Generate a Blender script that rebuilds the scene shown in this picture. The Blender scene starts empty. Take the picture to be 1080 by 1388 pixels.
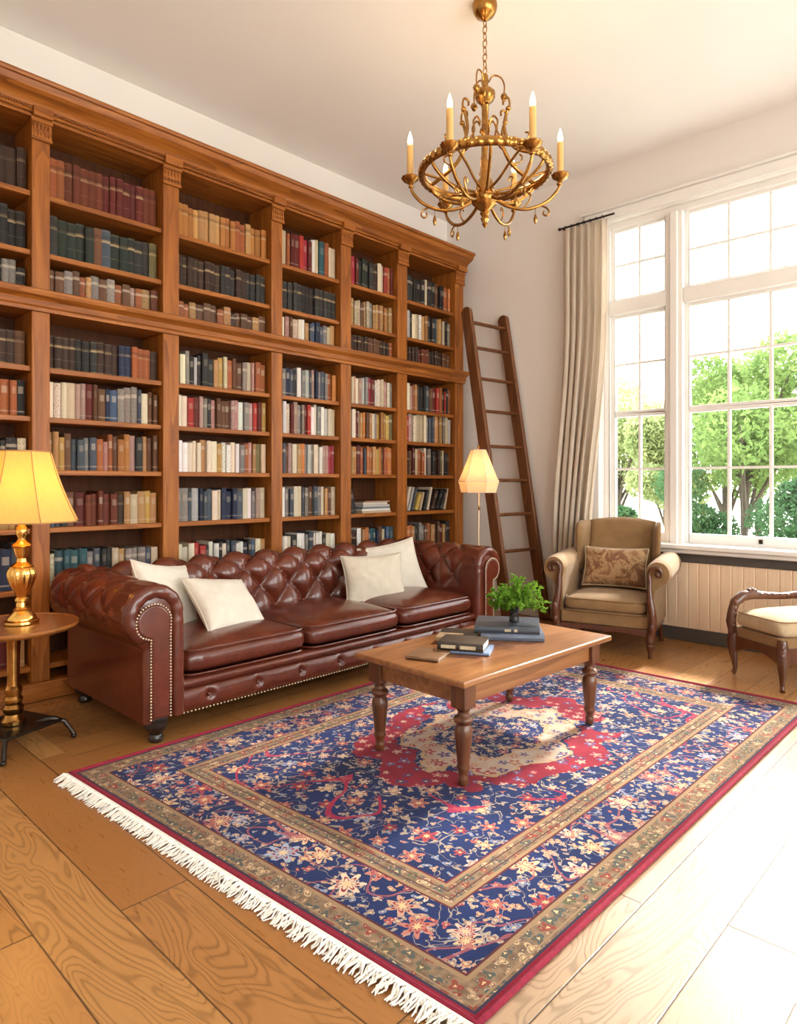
import bpy, bmesh, math, random
from math import sin, cos, pi, radians, sqrt, atan2, floor
from mathutils import Vector, Matrix, Euler, noise as mnoise

C = bpy.context.scene.collection
S = bpy.context.scene

# ------------------------------------------------------------------ camera, world, sun, exposure
cam_d = bpy.data.cameras.new('camera')
cam = bpy.data.objects.new('camera', cam_d)
C.objects.link(cam)
cam.location = (0, 0, 1.2)
cam.rotation_euler = (radians(90), 0, -atan2(.7224, .6914))
cam_d.sensor_width = 36
cam_d.lens = 909 / 1388 * 36
cam_d.shift_y = -39 / 1388
cam_d.clip_start = .02
S.camera = cam

S.view_settings.view_transform = 'Standard'
S.view_settings.look = 'None'
S.view_settings.gamma = 1
S.view_settings.use_curve_mapping = False
S.view_settings.exposure = 0.3

SKY = 9.0
world = bpy.data.worlds.new('overcast_sky')
S.world = world
world.use_nodes = True
wn = world.node_tree
bg = wn.nodes['Background']
tc = wn.nodes.new('ShaderNodeTexCoord')
sep = wn.nodes.new('ShaderNodeSeparateXYZ')
wn.links.new(tc.outputs['Generated'], sep.inputs[0])
rmp = wn.nodes.new('ShaderNodeValToRGB')
rmp.color_ramp.elements[0].position = 0.0
rmp.color_ramp.elements[0].color = (1.0, .97, .93, 1)
rmp.color_ramp.elements[1].position = .9
rmp.color_ramp.elements[1].color = (.80, .89, 1.0, 1)
wn.links.new(sep.outputs[2], rmp.inputs[0])
wn.links.new(rmp.outputs[0], bg.inputs[0])
bg.inputs[1].default_value = SKY

sun_d = bpy.data.lights.new('sun', 'SUN')
sun_d.energy = 13.0
sun_d.angle = radians(7)
sun_d.color = (1, .95, .86)
sun = bpy.data.objects.new('sun', sun_d)
C.objects.link(sun)
sun.rotation_euler = Vector((-1, .02, -.85)).to_track_quat('-Z', 'Y').to_euler()
sun.location = (9, 2, 7)

def portal(name, loc, direction, sx, sy):
    d = bpy.data.lights.new(name, 'AREA')
    d.shape = 'RECTANGLE'
    d.size, d.size_y = sx, sy
    d.cycles.is_portal = True
    o = bpy.data.objects.new(name, d)
    C.objects.link(o)
    o.location = loc
    o.rotation_euler = Vector(direction).to_track_quat('-Z', 'Z').to_euler()
    return o

# ------------------------------------------------------------------ mesh helpers
class MB:
    def __init__(s):
        s.v = []; s.f = []; s.m = []; s.uv = None; s.col = None
    def add(s, vs, fs, mi=0):
        k = len(s.v)
        s.v += [tuple(p) for p in vs]
        s.f += [tuple(i + k for i in f) for f in fs]
        s.m += [mi] * len(fs)
        return s
    def box(s, x0, x1, y0, y1, z0, z1, mi=0, M=None):
        vs = [Vector((x, y, z)) for z in (z0, z1) for y in (y0, y1) for x in (x0, x1)]
        if M: vs = [M @ p for p in vs]
        return s.add(vs, [(0,2,3,1),(4,5,7,6),(0,1,5,4),(2,6,7,3),(0,4,6,2),(1,3,7,5)], mi)
    def lathe(s, prof, c=(0,0,0), n=24, mi=0, M=None, mod=None):
        vs = []; fs = []
        for r, z in prof:
            for k in range(n):
                a = 2*pi*k/n
                rr = r * (mod(a, z) if mod else 1)
                p = Vector((rr*cos(a), rr*sin(a), z))
                if M: p = M @ p
                vs.append((p[0]+c[0], p[1]+c[1], p[2]+c[2]))
        L = len(prof)
        for i in range(L-1):
            for k in range(n):
                fs.append((i*n+k, i*n+(k+1)%n, (i+1)*n+(k+1)%n, (i+1)*n+k))
        if prof[0][0] > 1e-5: fs.append(tuple(range(n))[::-1])
        if prof[-1][0] > 1e-5: fs.append(tuple((L-1)*n+k for k in range(n)))
        return s.add(vs, fs, mi)
    def tube(s, pts, r, n=8, closed=False, mi=0, flat=1.0):
        pts = [Vector(p) for p in pts]; L = len(pts)
        rs = r if isinstance(r, (list, tuple)) else [r]*L
        vs = []; fs = []; up = None
        for i, p in enumerate(pts):
            if closed: t = pts[(i+1)%L] - pts[i-1]
            else: t = pts[min(i+1,L-1)] - pts[max(i-1,0)]
            if t.length < 1e-9: t = Vector((0,0,1))
            t.normalize()
            if up is None:
                up = Vector((0,0,1)) if abs(t.z) < .9 else Vector((1,0,0))
            b = t.cross(up)
            if b.length < 1e-6: b = t.orthogonal()
            b.normalize(); up = b.cross(t).normalized()
            for k in range(n):
                a = 2*pi*k/n
                vs.append(p + b*(rs[i]*cos(a)) + up*(rs[i]*flat*sin(a)))
        for i in range(L if closed else L-1):
            j = (i+1) % L
            for k in range(n):
                fs.append((i*n+k, i*n+(k+1)%n, j*n+(k+1)%n, j*n+k))
        if not closed:
            fs.append(tuple(range(n))[::-1]); fs.append(tuple((L-1)*n+k for k in range(n)))
        return s.add(vs, fs, mi)
    def prism(s, poly, axis, a0, a1, mi=0, M=None):
        # poly: 2D outline; axis 'x': (y,z), 'y': (x,z), 'z': (x,y)
        def P(q, a):
            return {'x': (a,q[0],q[1]), 'y': (q[0],a,q[1]), 'z': (q[0],q[1],a)}[axis]
        n = len(poly)
        vs = [Vector(P(q,a0)) for q in poly] + [Vector(P(q,a1)) for q in poly]
        if M: vs = [M @ p for p in vs]
        fs = [tuple(range(n))[::-1], tuple(range(n,2*n))] + [(i,(i+1)%n,n+(i+1)%n,n+i) for i in range(n)]
        return s.add(vs, fs, mi)
    def grid(s, fn, nu, nv, mi=0, cu=False, cv=False):
        vs = [fn(i/(nu if cu else nu-1), j/(nv if cv else nv-1)) for j in range(nv) for i in range(nu)]
        fs = []
        for j in range(nv if cv else nv-1):
            for i in range(nu if cu else nu-1):
                a = j*nu+i; b = j*nu+(i+1)%nu; j2 = (j+1)%nv
                fs.append((a, b, j2*nu+(i+1)%nu, j2*nu+i))
        return s.add(vs, fs, mi)
    def ball(s, c, rx, ry=None, rz=None, n=12, m=8, mi=0, e1=1, e2=1, M=None):
        ry = rx if ry is None else ry; rz = rx if rz is None else rz
        pw = lambda v, e: math.copysign(abs(v)**e, v)
        prof = []; vs = []; fs = []
        for j in range(m+1):
            ph = -pi/2 + pi*j/m
            for k in range(n):
                a = 2*pi*k/n
                p = Vector((rx*pw(cos(ph),e1)*pw(cos(a),e2), ry*pw(cos(ph),e1)*pw(sin(a),e2), rz*pw(sin(ph),e1)))
                if M: p = M @ p
                vs.append((p[0]+c[0],p[1]+c[1],p[2]+c[2]))
        for j in range(m):
            for k in range(n):
                fs.append((j*n+k, j*n+(k+1)%n, (j+1)*n+(k+1)%n, (j+1)*n+k))
        return s.add(vs, fs, mi)
    def build(s, name, mat, parent=None, bevel=0, smooth=40, seg=2, off=None, weld=True):
        me = bpy.data.meshes.new(name)
        vs = s.v
        if off is not None: vs = [(p[0]-off[0], p[1]-off[1], p[2]-off[2]) for p in vs]
        me.from_pydata(vs, [], s.f)
        for m_ in (mat if isinstance(mat, (list, tuple)) else [mat]): me.materials.append(m_)
        me.polygons.foreach_set('material_index', s.m)
        if s.uv is not None:
            ul = me.uv_layers.new(name='UVMap')
            for lp in me.loops: ul.data[lp.index].uv = s.uv[lp.vertex_index]
        if s.col is not None:
            ca = me.color_attributes.new('col', 'FLOAT_COLOR', 'POINT')
            for i, c in enumerate(s.col): ca.data[i].color = (c[0], c[1], c[2], c[3] if len(c) > 3 else 1)
        bm = bmesh.new(); bm.from_mesh(me)
        if weld: bmesh.ops.remove_doubles(bm, verts=bm.verts, dist=1e-6)
        bmesh.ops.recalc_face_normals(bm, faces=bm.faces)
        bm.to_mesh(me); bm.free()
        if smooth:
            me.shade_smooth()
            if smooth < 180: me.set_sharp_from_angle(angle=radians(smooth))
        o = bpy.data.objects.new(name, me); C.objects.link(o)
        if parent: o.parent = parent
        if bevel:
            b = o.modifiers.new('bevel', 'BEVEL'); b.width = bevel; b.segments = seg
            b.limit_method = 'ANGLE'; b.angle_limit = radians(35); b.harden_normals = False
        return o

def tag(o, label=None, cat=None, group=None, kind=None):
    if label: o['label'] = label
    if cat: o['category'] = cat
    if group: o['group'] = group
    if kind: o['kind'] = kind
    return o

def thing(name, label, cat, loc=(0,0,0), rz=0, group=None, kind=None):
    o = bpy.data.objects.new(name, None); C.objects.link(o)
    o.empty_display_size = .1
    o.location = loc; o.rotation_euler = (0, 0, rz)
    return tag(o, label, cat, group, kind)

def struct(o):
    o['kind'] = 'structure'; return o

def nz(x, y, z, sc=1.0):
    return mnoise.noise(Vector((x*sc, y*sc, z*sc)))

# ------------------------------------------------------------------ material helpers
class Mt:
    def __init__(s, name):
        s.mat = bpy.data.materials.new(name); s.mat.use_nodes = True
        s.nt = s.mat.node_tree
        s.b = s.nt.nodes['Principled BSDF']; s.out = s.nt.nodes['Material Output']
    def set(s, **kw):
        for k, v in kw.items():
            s.put(s.b.inputs[k.replace('_', ' ')], v)
        return s
    def put(s, inp, v):
        if hasattr(v, 'is_output'): s.nt.links.new(v, inp)
        elif isinstance(v, (tuple, list)):
            if inp.type == 'RGBA' and len(v) == 3: v = (*v, 1)
            inp.default_value = v
        else: inp.default_value = v
    def n(s, typ, **kw):
        nd = s.nt.nodes.new('ShaderNode'+typ)
        for k, v in kw.items(): setattr(nd, k, v)
        return nd
    def math(s, op, a, b=0.0, c=0.0, clamp=False):
        nd = s.n('Math', operation=op); nd.use_clamp = clamp
        for i, q in enumerate((a, b, c)):
            s.put(nd.inputs[i], q)
        return nd.outputs[0]
    def vmath(s, op, a, b=(0,0,0), sc=None):
        nd = s.n('VectorMath', operation=op)
        s.put(nd.inputs[0], a); s.put(nd.inputs[1], b)
        if sc is not None: s.put(nd.inputs['Scale'], sc)
        return nd.outputs['Value' if op in ('LENGTH', 'DISTANCE', 'DOT_PRODUCT') else 0]
    def obj(s): return s.n('TexCoord').outputs['Object']
    def gen(s): return s.n('TexCoord').outputs['Generated']
    def uv(s): return s.n('TexCoord').outputs['UV']
    def sep(s, v):
        nd = s.n('SeparateXYZ'); s.put(nd.inputs[0], v); return nd.outputs
    def comb(s, x, y, z=0.0):
        nd = s.n('CombineXYZ')
        for i, q in enumerate((x, y, z)): s.put(nd.inputs[i], q)
        return nd.outputs[0]
    def mapv(s, v, scale=(1,1,1), loc=(0,0,0), rot=(0,0,0)):
        nd = s.n('Mapping'); s.put(nd.inputs[0], v)
        nd.inputs['Scale'].default_value = scale; nd.inputs['Location'].default_value = loc
        nd.inputs['Rotation'].default_value = rot
        return nd.outputs[0]
    def noise(s, v, scale, detail=3, rough=.5, dist=0.0):
        nd = s.n('TexNoise'); s.put(nd.inputs['Vector'], v)
        nd.inputs['Scale'].default_value = scale; nd.inputs['Detail'].default_value = detail
        nd.inputs['Roughness'].default_value = rough; nd.inputs['Distortion'].default_value = dist
        return nd.outputs['Fac']
    def white(s, v):
        nd = s.n('TexWhiteNoise', noise_dimensions='3D'); s.put(nd.inputs['Vector'], v)
        return nd.outputs['Value'], nd.outputs['Color']
    def vor(s, v, scale, rnd=1.0, feature='F1'):
        nd = s.n('TexVoronoi', feature=feature); s.put(nd.inputs['Vector'], v)
        nd.inputs['Scale'].default_value = scale; nd.inputs['Randomness'].default_value = rnd
        return nd
    def ramp(s, f, stops, interp='LINEAR'):
        nd = s.n('ValToRGB'); s.put(nd.inputs[0], f); r = nd.color_ramp; r.interpolation = interp
        while len(r.elements) < len(stops): r.elements.new(.5)
        for e, (p, c) in zip(r.elements, stops):
            e.position = p
            e.color = (*c, 1) if isinstance(c, (tuple, list)) else (c, c, c, 1)
        return nd.outputs[0]
    def mix(s, f, a, b, blend='MIX'):
        nd = s.n('Mix', data_type='RGBA', blend_type=blend)
        s.put(nd.inputs[0], f); s.put(nd.inputs[6], a); s.put(nd.inputs[7], b)
        return nd.outputs[2]
    def bump(s, h, strength=.2, dist=.01):
        nd = s.n('Bump'); s.put(nd.inputs['Height'], h)
        nd.inputs['Strength'].default_value = strength; nd.inputs['Distance'].default_value = dist
        s.nt.links.new(nd.outputs[0], s.b.inputs['Normal'])
        return s

def plain(name, col, rough=.6, metal=0, var=.12, vscale=8, bump=0, bscale=60, coat=0, spec=.5):
    m = Mt(name)
    f = m.noise(m.obj(), vscale, 4)
    c = m.ramp(f, [(.25, tuple(q*(1-var) for q in col)), (.75, tuple(min(1, q*(1+var)) for q in col))])
    m.set(Base_Color=c, Roughness=rough, Metallic=metal)
    m.b.inputs['Coat Weight'].default_value = coat
    m.b.inputs['Specular IOR Level'].default_value = spec
    if bump: m.bump(m.noise(m.obj(), bscale, 3), bump, .004)
    return m.mat

def wood(name, dark, mid, light, axis='x', sc=1.0, rough=.35, coat=.2, spec=.5):
    m = Mt(name)
    k = {'x': (1.2, 14, 14), 'y': (14, 1.2, 14), 'z': (14, 14, 1.2)}[axis]
    v = m.mapv(m.obj(), tuple(q*sc for q in k))
    w = m.noise(m.mapv(m.obj(), tuple(q*sc*.35 for q in k)), 1.0, 2, .5, .6)
    g = m.noise(v, 1.6, 5, .65, .8)
    rings = m.math('FRACT', m.math('MULTIPLY', w, 9.0))
    f = m.math('ADD', m.math('MULTIPLY', g, .75), m.math('MULTIPLY', rings, .22))
    c = m.ramp(f, [(.22, dark), (.5, mid), (.8, light)])
    m.set(Base_Color=c, Roughness=rough)
    m.b.inputs['Coat Weight'].default_value = coat
    m.b.inputs['Coat Roughness'].default_value = .25
    m.b.inputs['Specular IOR Level'].default_value = spec
    m.bump(g, .12, .004)
    return m.mat

# bookcase oak, tables, chairs
OAK = ((.14, .038, .006), (.30, .093, .014), (.44, .158, .026))
oak_x = wood('bookcase_oak_long', *OAK, axis='x', sc=1.0, rough=.42, coat=.06, spec=.3)
oak_z = wood('bookcase_oak_upright', *OAK, axis='z', sc=1.0, rough=.42, coat=.06, spec=.3)
oak_back_shade = wood('bookcase_back_recess_shade', (.035, .010, .003), (.06, .018, .005), (.085, .026, .007), axis='z', rough=.7, coat=0, spec=.2)  # darker than the oak: shade of the shelf recesses painted into the boards
walnut = wood('walnut', (.05, .014, .006), (.10, .028, .010), (.16, .05, .018), axis='z', rough=.28, coat=.4)
table_x = wood('table_wood_long', (.15, .052, .016), (.27, .105, .033), (.38, .17, .06), axis='x', rough=.3, coat=.4)
table_z = wood('table_wood_upright', (.065, .020, .008), (.115, .038, .013), (.17, .06, .02), axis='z', rough=.32, coat=.3)
side_x = wood('side_table_wood', (.18, .062, .016), (.34, .125, .028), (.46, .19, .05), axis='x', rough=.25, coat=.5)
ladder_w = wood('ladder_wood', (.085, .028, .010), (.15, .052, .016), (.23, .088, .028), axis='z', rough=.42, coat=.1)
bead = wood('beadboard_wood', (.84, .60, .40), (.90, .68, .47), (.93, .74, .54), axis='z', rough=.5, coat=0)

wall_m = plain('wall_plaster', (.80, .745, .70), .85, var=.02, vscale=2, bump=.05, bscale=90)
ceil_m = plain('ceiling_plaster', (.90, .86, .83), .9, var=.015, vscale=2)
white_paint = plain('white_gloss_paint', (.86, .83, .80), .35, var=.02)
grey_paint = plain('grey_skirting_paint', (.085, .075, .068), .5, var=.06)
linen = plain('linen_cream', (.60, .53, .43), .95, var=.06, vscale=30, bump=.35, bscale=220)
linen_b = plain('linen_ivory', (.68, .62, .53), .95, var=.06, vscale=25, bump=.35, bscale=200)
velvet = plain('tan_velvet', (.255, .142, .056), .85, var=.14, vscale=14, bump=.2, bscale=160)
velvet.node_tree.nodes['Principled BSDF'].inputs['Sheen Weight'].default_value = .12
cream_seat = plain('cream_damask', (.50, .37, .23), .85, var=.16, vscale=22, bump=.25, bscale=140)
brass = plain('aged_brass', (.40, .205, .055), .24, metal=1, var=.35, vscale=22)
gold = plain('polished_gold', (.86, .53, .15), .2, metal=1, var=.15, vscale=18)
darkmetal = plain('dark_bronze', (.03, .02, .014), .35, metal=.6, var=.3)
black_wood = plain('black_foot_wood', (.018, .011, .008), .3, var=.2, coat=.3)
black_pot = plain('black_glazed_pot', (.012, .012, .013), .15, var=.1)
soil = plain('dark_soil', (.03, .02, .012), .95, var=.4, vscale=60)

def leather_mat():
    m = Mt('oxblood_leather')
    o = m.obj()
    f = m.noise(o, 5.0, 5, .6)
    f2 = m.noise(o, 38.0, 3, .6)
    c = m.ramp(m.math('ADD', m.math('MULTIPLY', f, .8), m.math('MULTIPLY', f2, .2)),
               [(.3, (.080, .0150, .0078)), (.52, (.118, .0235, .0112)), (.72, (.160, .035, .0150))])
    m.set(Base_Color=c, Roughness=.26)
    m.b.inputs['Coat Weight'].default_value = .4
    m.b.inputs['Coat Roughness'].default_value = .2
    wr = m.noise(m.mapv(o, (14, 14, 6)), 1.0, 2, .5, .6)
    h = m.math('ADD', m.math('MULTIPLY', wr, 1.0), m.math('MULTIPLY', m.noise(o, 260, 2), .05))
    m.bump(h, .22, .012)
    return m.mat
leather = leather_mat()

def emit(name, col, st):
    m = Mt(name)
    m.set(Base_Color=col, Roughness=.5)
    m.b.inputs['Emission Color'].default_value = (*col, 1)
    m.b.inputs['Emission Strength'].default_value = st
    return m.mat
flame_m = emit('candle_bulb_glow', (1, .70, .34), 14)
candle_m = plain('candle_sleeve_wax', (.62, .38, .13), .5, var=.1)

def shade_mat(name, col, tw=.55):
    m = Mt(name)
    nt = m.nt
    d = m.n('BsdfDiffuse'); t = m.n('BsdfTranslucent')
    c = m.ramp(m.noise(m.mapv(m.obj(), (90, 90, 14)), 1, 2), [(.3, tuple(q*.94 for q in col)), (.7, col)])
    m.put(d.inputs[0], c); m.put(t.inputs[0], c)
    x = m.n('MixShader'); x.inputs[0].default_value = tw
    nt.links.new(d.outputs[0], x.inputs[1]); nt.links.new(t.outputs[0], x.inputs[2])
    nt.links.new(x.outputs[0], m.out.inputs[0])
    return m.mat
shade_a = shade_mat('silk_lampshade', (.90, .60, .215), .5)
shade_b = shade_mat('ivory_lampshade', (.88, .70, .48), .5)
curtain_m = shade_mat('linen_curtain', (.86, .77, .66), .45)

def glass_mat():
    m = Mt('window_glass')
    nt = m.nt
    g = m.n('BsdfGlossy'); g.inputs['Roughness'].default_value = .02
    t = m.n('BsdfTransparent'); t.inputs[0].default_value = (.97, .985, .975, 1)
    fr = m.n('Fresnel'); fr.inputs[0].default_value = 1.45
    x = m.n('MixShader')
    nt.links.new(m.math('MULTIPLY', fr.outputs[0], .7), x.inputs[0])
    nt.links.new(t.outputs[0], x.inputs[1]); nt.links.new(g.outputs[0], x.inputs[2])
    nt.links.new(x.outputs[0], m.out.inputs[0])
    return m.mat
glass = glass_mat()

def leaf_mat(name, a, b, tr=.5):
    m = Mt(name); nt = m.nt
    c = m.ramp(m.noise(m.obj(), 3.0, 2), [(.3, a), (.7, b)])
    d = m.n('BsdfDiffuse'); t = m.n('BsdfTranslucent')
    m.put(d.inputs[0], c); m.put(t.inputs[0], c)
    x = m.n('MixShader'); x.inputs[0].default_value = tr
    nt.links.new(d.outputs[0], x.inputs[1]); nt.links.new(t.outputs[0], x.inputs[2])
    nt.links.new(x.outputs[0], m.out.inputs[0])
    return m.mat

def floor_mat(name, along, base):
    m = Mt(name)
    p = m.sep(m.obj())
    al, ac = (p[1], p[0]) if along == 'y' else (p[0], p[1])
    W = .205
    row = m.math('FLOOR', m.math('DIVIDE', ac, W))
    fr = m.math('FRACT', m.math('DIVIDE', ac, W))
    rv, _ = m.white(m.comb(row, 3.7, 1.1))
    sh = m.math('ADD', al, m.math('MULTIPLY', rv, 2.4))
    pl = m.math('FLOOR', m.math('DIVIDE', sh, 2.1))
    fl = m.math('FRACT', m.math('DIVIDE', sh, 2.1))
    idv, idc = m.white(m.comb(row, pl, 5.0))
    ox = m.math('MULTIPLY', idv, 37.0)
    gv = m.comb(m.math('ADD', m.math('MULTIPLY', ac, 1.0), ox), m.math('ADD', m.math('MULTIPLY', al, .085), ox), 0.0)
    fine = m.noise(gv, 75, 4, .6, .3)
    low = m.noise(m.comb(m.math('ADD', ac, ox), m.math('MULTIPLY', al, .24), ox), 6.0, 2, .45, .7)
    ring = m.math('SINE', m.math('MULTIPLY', low, 135.0))
    ring = m.math('POWER', m.math('MULTIPLY', m.math('ADD', ring, 1.0), .5), 4.0)
    amt = m.math('MULTIPLY', m.math('MULTIPLY', ring, .62), m.ramp(idv, [(.15, .2), (.8, 1.0)]))
    d, mi, l = base
    c = m.ramp(idv, [(0, d), (.3, mi), (.55, l), (.7, d), (.85, mi), (1, l)])
    c = m.mix(m.math('MULTIPLY', m.math('SUBTRACT', 1.0, fine), .45), c, tuple(q*.62 for q in d))
    c = m.mix(amt, c, tuple(q*.42 for q in d))
    kn = m.vor(m.comb(m.math('MULTIPLY', ac, 1.5), al, 0.0), 1.9)
    knm = m.ramp(kn.outputs['Distance'], [(.02, 1.0), (.05, .6), (.085, 0.0)])
    c = m.mix(m.math('MULTIPLY', knm, .8), c, (.035, .016, .008))
    e1 = m.math('MINIMUM', fr, m.math('SUBTRACT', 1.0, fr))
    e2 = m.math('MULTIPLY', m.math('MINIMUM', fl, m.math('SUBTRACT', 1.0, fl)), 2.1/W)
    e = m.math('MINIMUM', e1, e2)
    gap = m.ramp(e, [(.006, 1.0), (.016, 0.0)])
    c = m.mix(m.math('MULTIPLY', gap, .85), c, (.05, .022, .010))
    m.set(Base_Color=c, Roughness=m.ramp(fine, [(.3, .26), (.7, .38)]))
    m.b.inputs['Coat Weight'].default_value = .35
    m.b.inputs['Coat Roughness'].default_value = .22
    m.bump(m.math('SUBTRACT', m.math('MULTIPLY', fine, .25), m.math('ADD', gap, m.math('MULTIPLY', amt, .3))), .25, .006)
    return m.mat
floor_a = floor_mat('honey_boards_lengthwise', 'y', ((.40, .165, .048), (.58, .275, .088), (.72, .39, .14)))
floor_b = floor_mat('glare_boards_crosswise', 'x', ((.50, .33, .20), (.58, .40, .26), (.64, .47, .32)))  # paler than the honey boards: sun glare painted into the wood colour
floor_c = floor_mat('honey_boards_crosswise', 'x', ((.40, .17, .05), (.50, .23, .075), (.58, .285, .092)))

def rug_mat():
    m = Mt('persian_rug_pile')
    u = m.sep(m.uv())
    U = m.math('MULTIPLY', u[0], 3.0); Vv = m.math('MULTIPLY', u[1], 2.0)
    P0 = m.comb(U, Vv, 0.0)
    # woven wobble
    wob = m.n('TexNoise'); m.put(wob.inputs['Vector'], P0); wob.inputs['Scale'].default_value = 22; wob.inputs['Detail'].default_value = 2
    P = m.vmath('ADD', P0, m.vmath('SCALE', m.vmath('SUBTRACT', wob.outputs['Color'], (.5, .5, .5)), sc=.022))
    eU = m.math('MINIMUM', U, m.math('SUBTRACT', 3.0, U))
    eV = m.math('MINIMUM', Vv, m.math('SUBTRACT', 2.0, Vv))
    e = m.math('MINIMUM', eU, eV)
    def lt(a, b): return m.math('LESS_THAN', a, b)
    def gt(a, b): return m.math('GREATER_THAN', a, b)
    def band(x, a, b): return m.math('MULTIPLY', gt(x, a), lt(x, b))
    def flowers(scale, rmax, petals, off, rnd=.85, thin=1.0):
        Q = m.mapv(P, (1, thin, 1), (off, off*1.7, 0), (0, 0, off*.7))
        v = m.vor(Q, scale, rnd)
        v.voronoi_dimensions = '2D'
        d = m.vmath('SUBTRACT', Q, v.outputs['Position'])
        s2 = m.sep(d)
        ang = m.math('ARCTAN2', s2[1], s2[0])
        cs = m.sep(v.outputs['Color'])
        ang = m.math('ADD', ang, m.math('MULTIPLY', cs[2], 6.28))
        rr = m.math('MULTIPLY', m.math('ADD', .72, m.math('MULTIPLY', m.math('COSINE', m.math('MULTIPLY', ang, petals)), .28)), rmax)
        rr = m.math('MULTIPLY', rr, m.math('ADD', .6, m.math('MULTIPLY', cs[1], .7)))
        q = m.math('DIVIDE', v.outputs['Distance'], rr)
        return q, cs
    navy = m.ramp(m.noise(P0, 3.0, 3), [(.3, (.007, .014, .070)), (.7, (.011, .026, .125))])
    cols = [(0, (.62, .42, .26)), (.2, (.46, .17, .13)), (.36, (.66, .50, .36)), (.52, (.34, .05, .06)), (.64, (.50, .29, .20)),
            (.78, (.32, .36, .46)), (.88, (.66, .42, .34))]
    def paint(base, scale, rmax, petals, off, ramp=cols, thin=1.0, heart=(.30, .03, .04), rnd=.85):
        q, cs = flowers(scale, rmax, petals, off, rnd, thin)
        fc = m.ramp(cs[0], ramp, 'CONSTANT')
        c = m.mix(lt(q, 1.0), base, fc)
        c = m.mix(band(q, .48, .64), c, tuple(x*.8 for x in heart))
        c = m.mix(lt(q, .28), c, (.66, .46, .24))
        return c
    # vines
    vn = m.noise(P, 7.5, 2, .5, 1.4)
    vines = lt(m.math('ABSOLUTE', m.math('SUBTRACT', vn, .5)), .009)
    leafc = [(0, (.38, .32, .26)), (.25, (.50, .40, .30)), (.45, (.40, .10, .10)), (.6, (.20, .28, .40)), (.8, (.52, .33, .22))]
    f0 = m.mix(m.math('MULTIPLY', vines, .8), navy, (.42, .34, .26))
    f0 = paint(f0, 21, .215, 2, 3.1, leafc, .75)
    f0 = paint(f0, 13, .20, 3, 7.7, leafc, 1.3)
    field = paint(f0, 8.2, .28, 6, 1.3)
    # medallion
    mx = m.math('DIVIDE', m.math('SUBTRACT', U, 1.5), 1.35); my = m.math('SUBTRACT', Vv, 1.0)
    ra = m.math('SQRT', m.math('ADD', m.math('MULTIPLY', mx, mx), m.math('MULTIPLY', my, my)))
    an = m.math('ARCTAN2', my, mx)
    rad = m.math('DIVIDE', ra, m.math('ADD', 1.0, m.math('MULTIPLY', m.math('ABSOLUTE', m.math('COSINE', m.math('MULTIPLY', an, 4.0))), .17)))
    red = paint(m.ramp(m.noise(P0, 6, 2), [(.3, (.20, .006, .022)), (.7, (.30, .016, .035))]), 15, .33, 5, 4.4, [(0, (.10, .13, .30)), (.35, (.62, .40, .33)), (.6, (.55, .2, .2)), (.8, (.03, .05, .16))])
    cream = paint(m.ramp(m.noise(P0, 9, 2), [(.3, (.44, .29, .20)), (.7, (.55, .42, .33))]), 15, .46, 5, 9.1, [(0, (.38, .08, .10)), (.3, (.05, .08, .22)), (.65, (.50, .26, .18))])
    core = paint(f0, 15, .36, 6, 5.5)
    rn = m.noise(P0, 5.0, 3, .55)
    c = m.mix(m.math('MULTIPLY', band(m.math('ADD', rad, m.math('MULTIPLY', m.math('SUBTRACT', rn, .5), .14)), .33, .46), gt(m.noise(P0, 4.0, 2), .42)), field, red)
    rad2 = m.math('ADD', rad, m.math('MULTIPLY', m.math('SUBTRACT', rn, .5), .24))
    c = m.mix(band(rad2, .20, .31), c, cream)
    c = m.mix(lt(rad2, .20), c, core)
    for a_, b_ in ((.304, .318), (.192, .206)):
        c = m.mix(band(rad2, a_, b_), c, (.50, .30, .17))
    # crimson scrolling arabesques of the field
    ar = m.noise(P0, 2.3, 1, .4, .8)
    c = m.mix(m.math('MULTIPLY', m.math('MULTIPLY', lt(m.math('ABSOLUTE', m.math('SUBTRACT', ar, .56)), .010), gt(rad, .53)), .85), c, (.40, .02, .06))
    # borders
    blue_b = paint(paint(f0, 15, .26, 4, 6.2, leafc, .8), 7.2, .34, 7, 2.9, cols)
    arb = m.noise(P0, 4.3, 1, .4, .6)
    blue_b = m.mix(m.math('MULTIPLY', lt(m.math('ABSOLUTE', m.math('SUBTRACT', arb, .5)), .010), .7), blue_b, (.36, .09, .09))
    tan = m.ramp(m.noise(P0, 40, 2), [(.3, (.16, .095, .055)), (.7, (.29, .19, .115))])
    tanb = paint(paint(tan, 34, .36, 2, 2.2, [(0, (.10, .12, .10)), (.5, (.46, .32, .20)), (.75, (.22, .05, .04))]), 21, .44, 3, 8.8, [(0, (.06, .10, .10)), (.35, (.52, .36, .22)), (.6, (.30, .05, .04)), (.8, (.10, .12, .07))], 1.0, (.20, .10, .05), .6)
    inn = band(e, .30, .385)
    c = m.mix(lt(e, .385), c, tanb)
    c = m.mix(band(e, .105, .30), c, blue_b)
    c = m.mix(lt(e, .105), c, tanb)
    for a_, b_, col_ in ((.018, .026, (.04, .03, .06)), (.092, .106, (.32, .20, .11)), (.106, .113, (.10, .02, .02)), (.296, .303, (.12, .02, .02)),
                         (.303, .316, (.33, .205, .11)), (.372, .385, (.33, .205, .11)), (.385, .391, (.16, .02, .03)), (.034, .040, (.32, .20, .11)), (.356, .361, (.1, .03, .03)), (.326, .331, (.1, .03, .03))):
        c = m.mix(band(e, a_, b_), c, col_)
    c = m.mix(lt(e, .018), c, (.26, .008, .03))
    pile = m.noise(P0, 420, 2)
    c = m.mix(m.math('MULTIPLY', pile, .3), c, m.mix(.5, c, (.0, .0, .0)))
    m.set(Base_Color=c, Roughness=.95)
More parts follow.
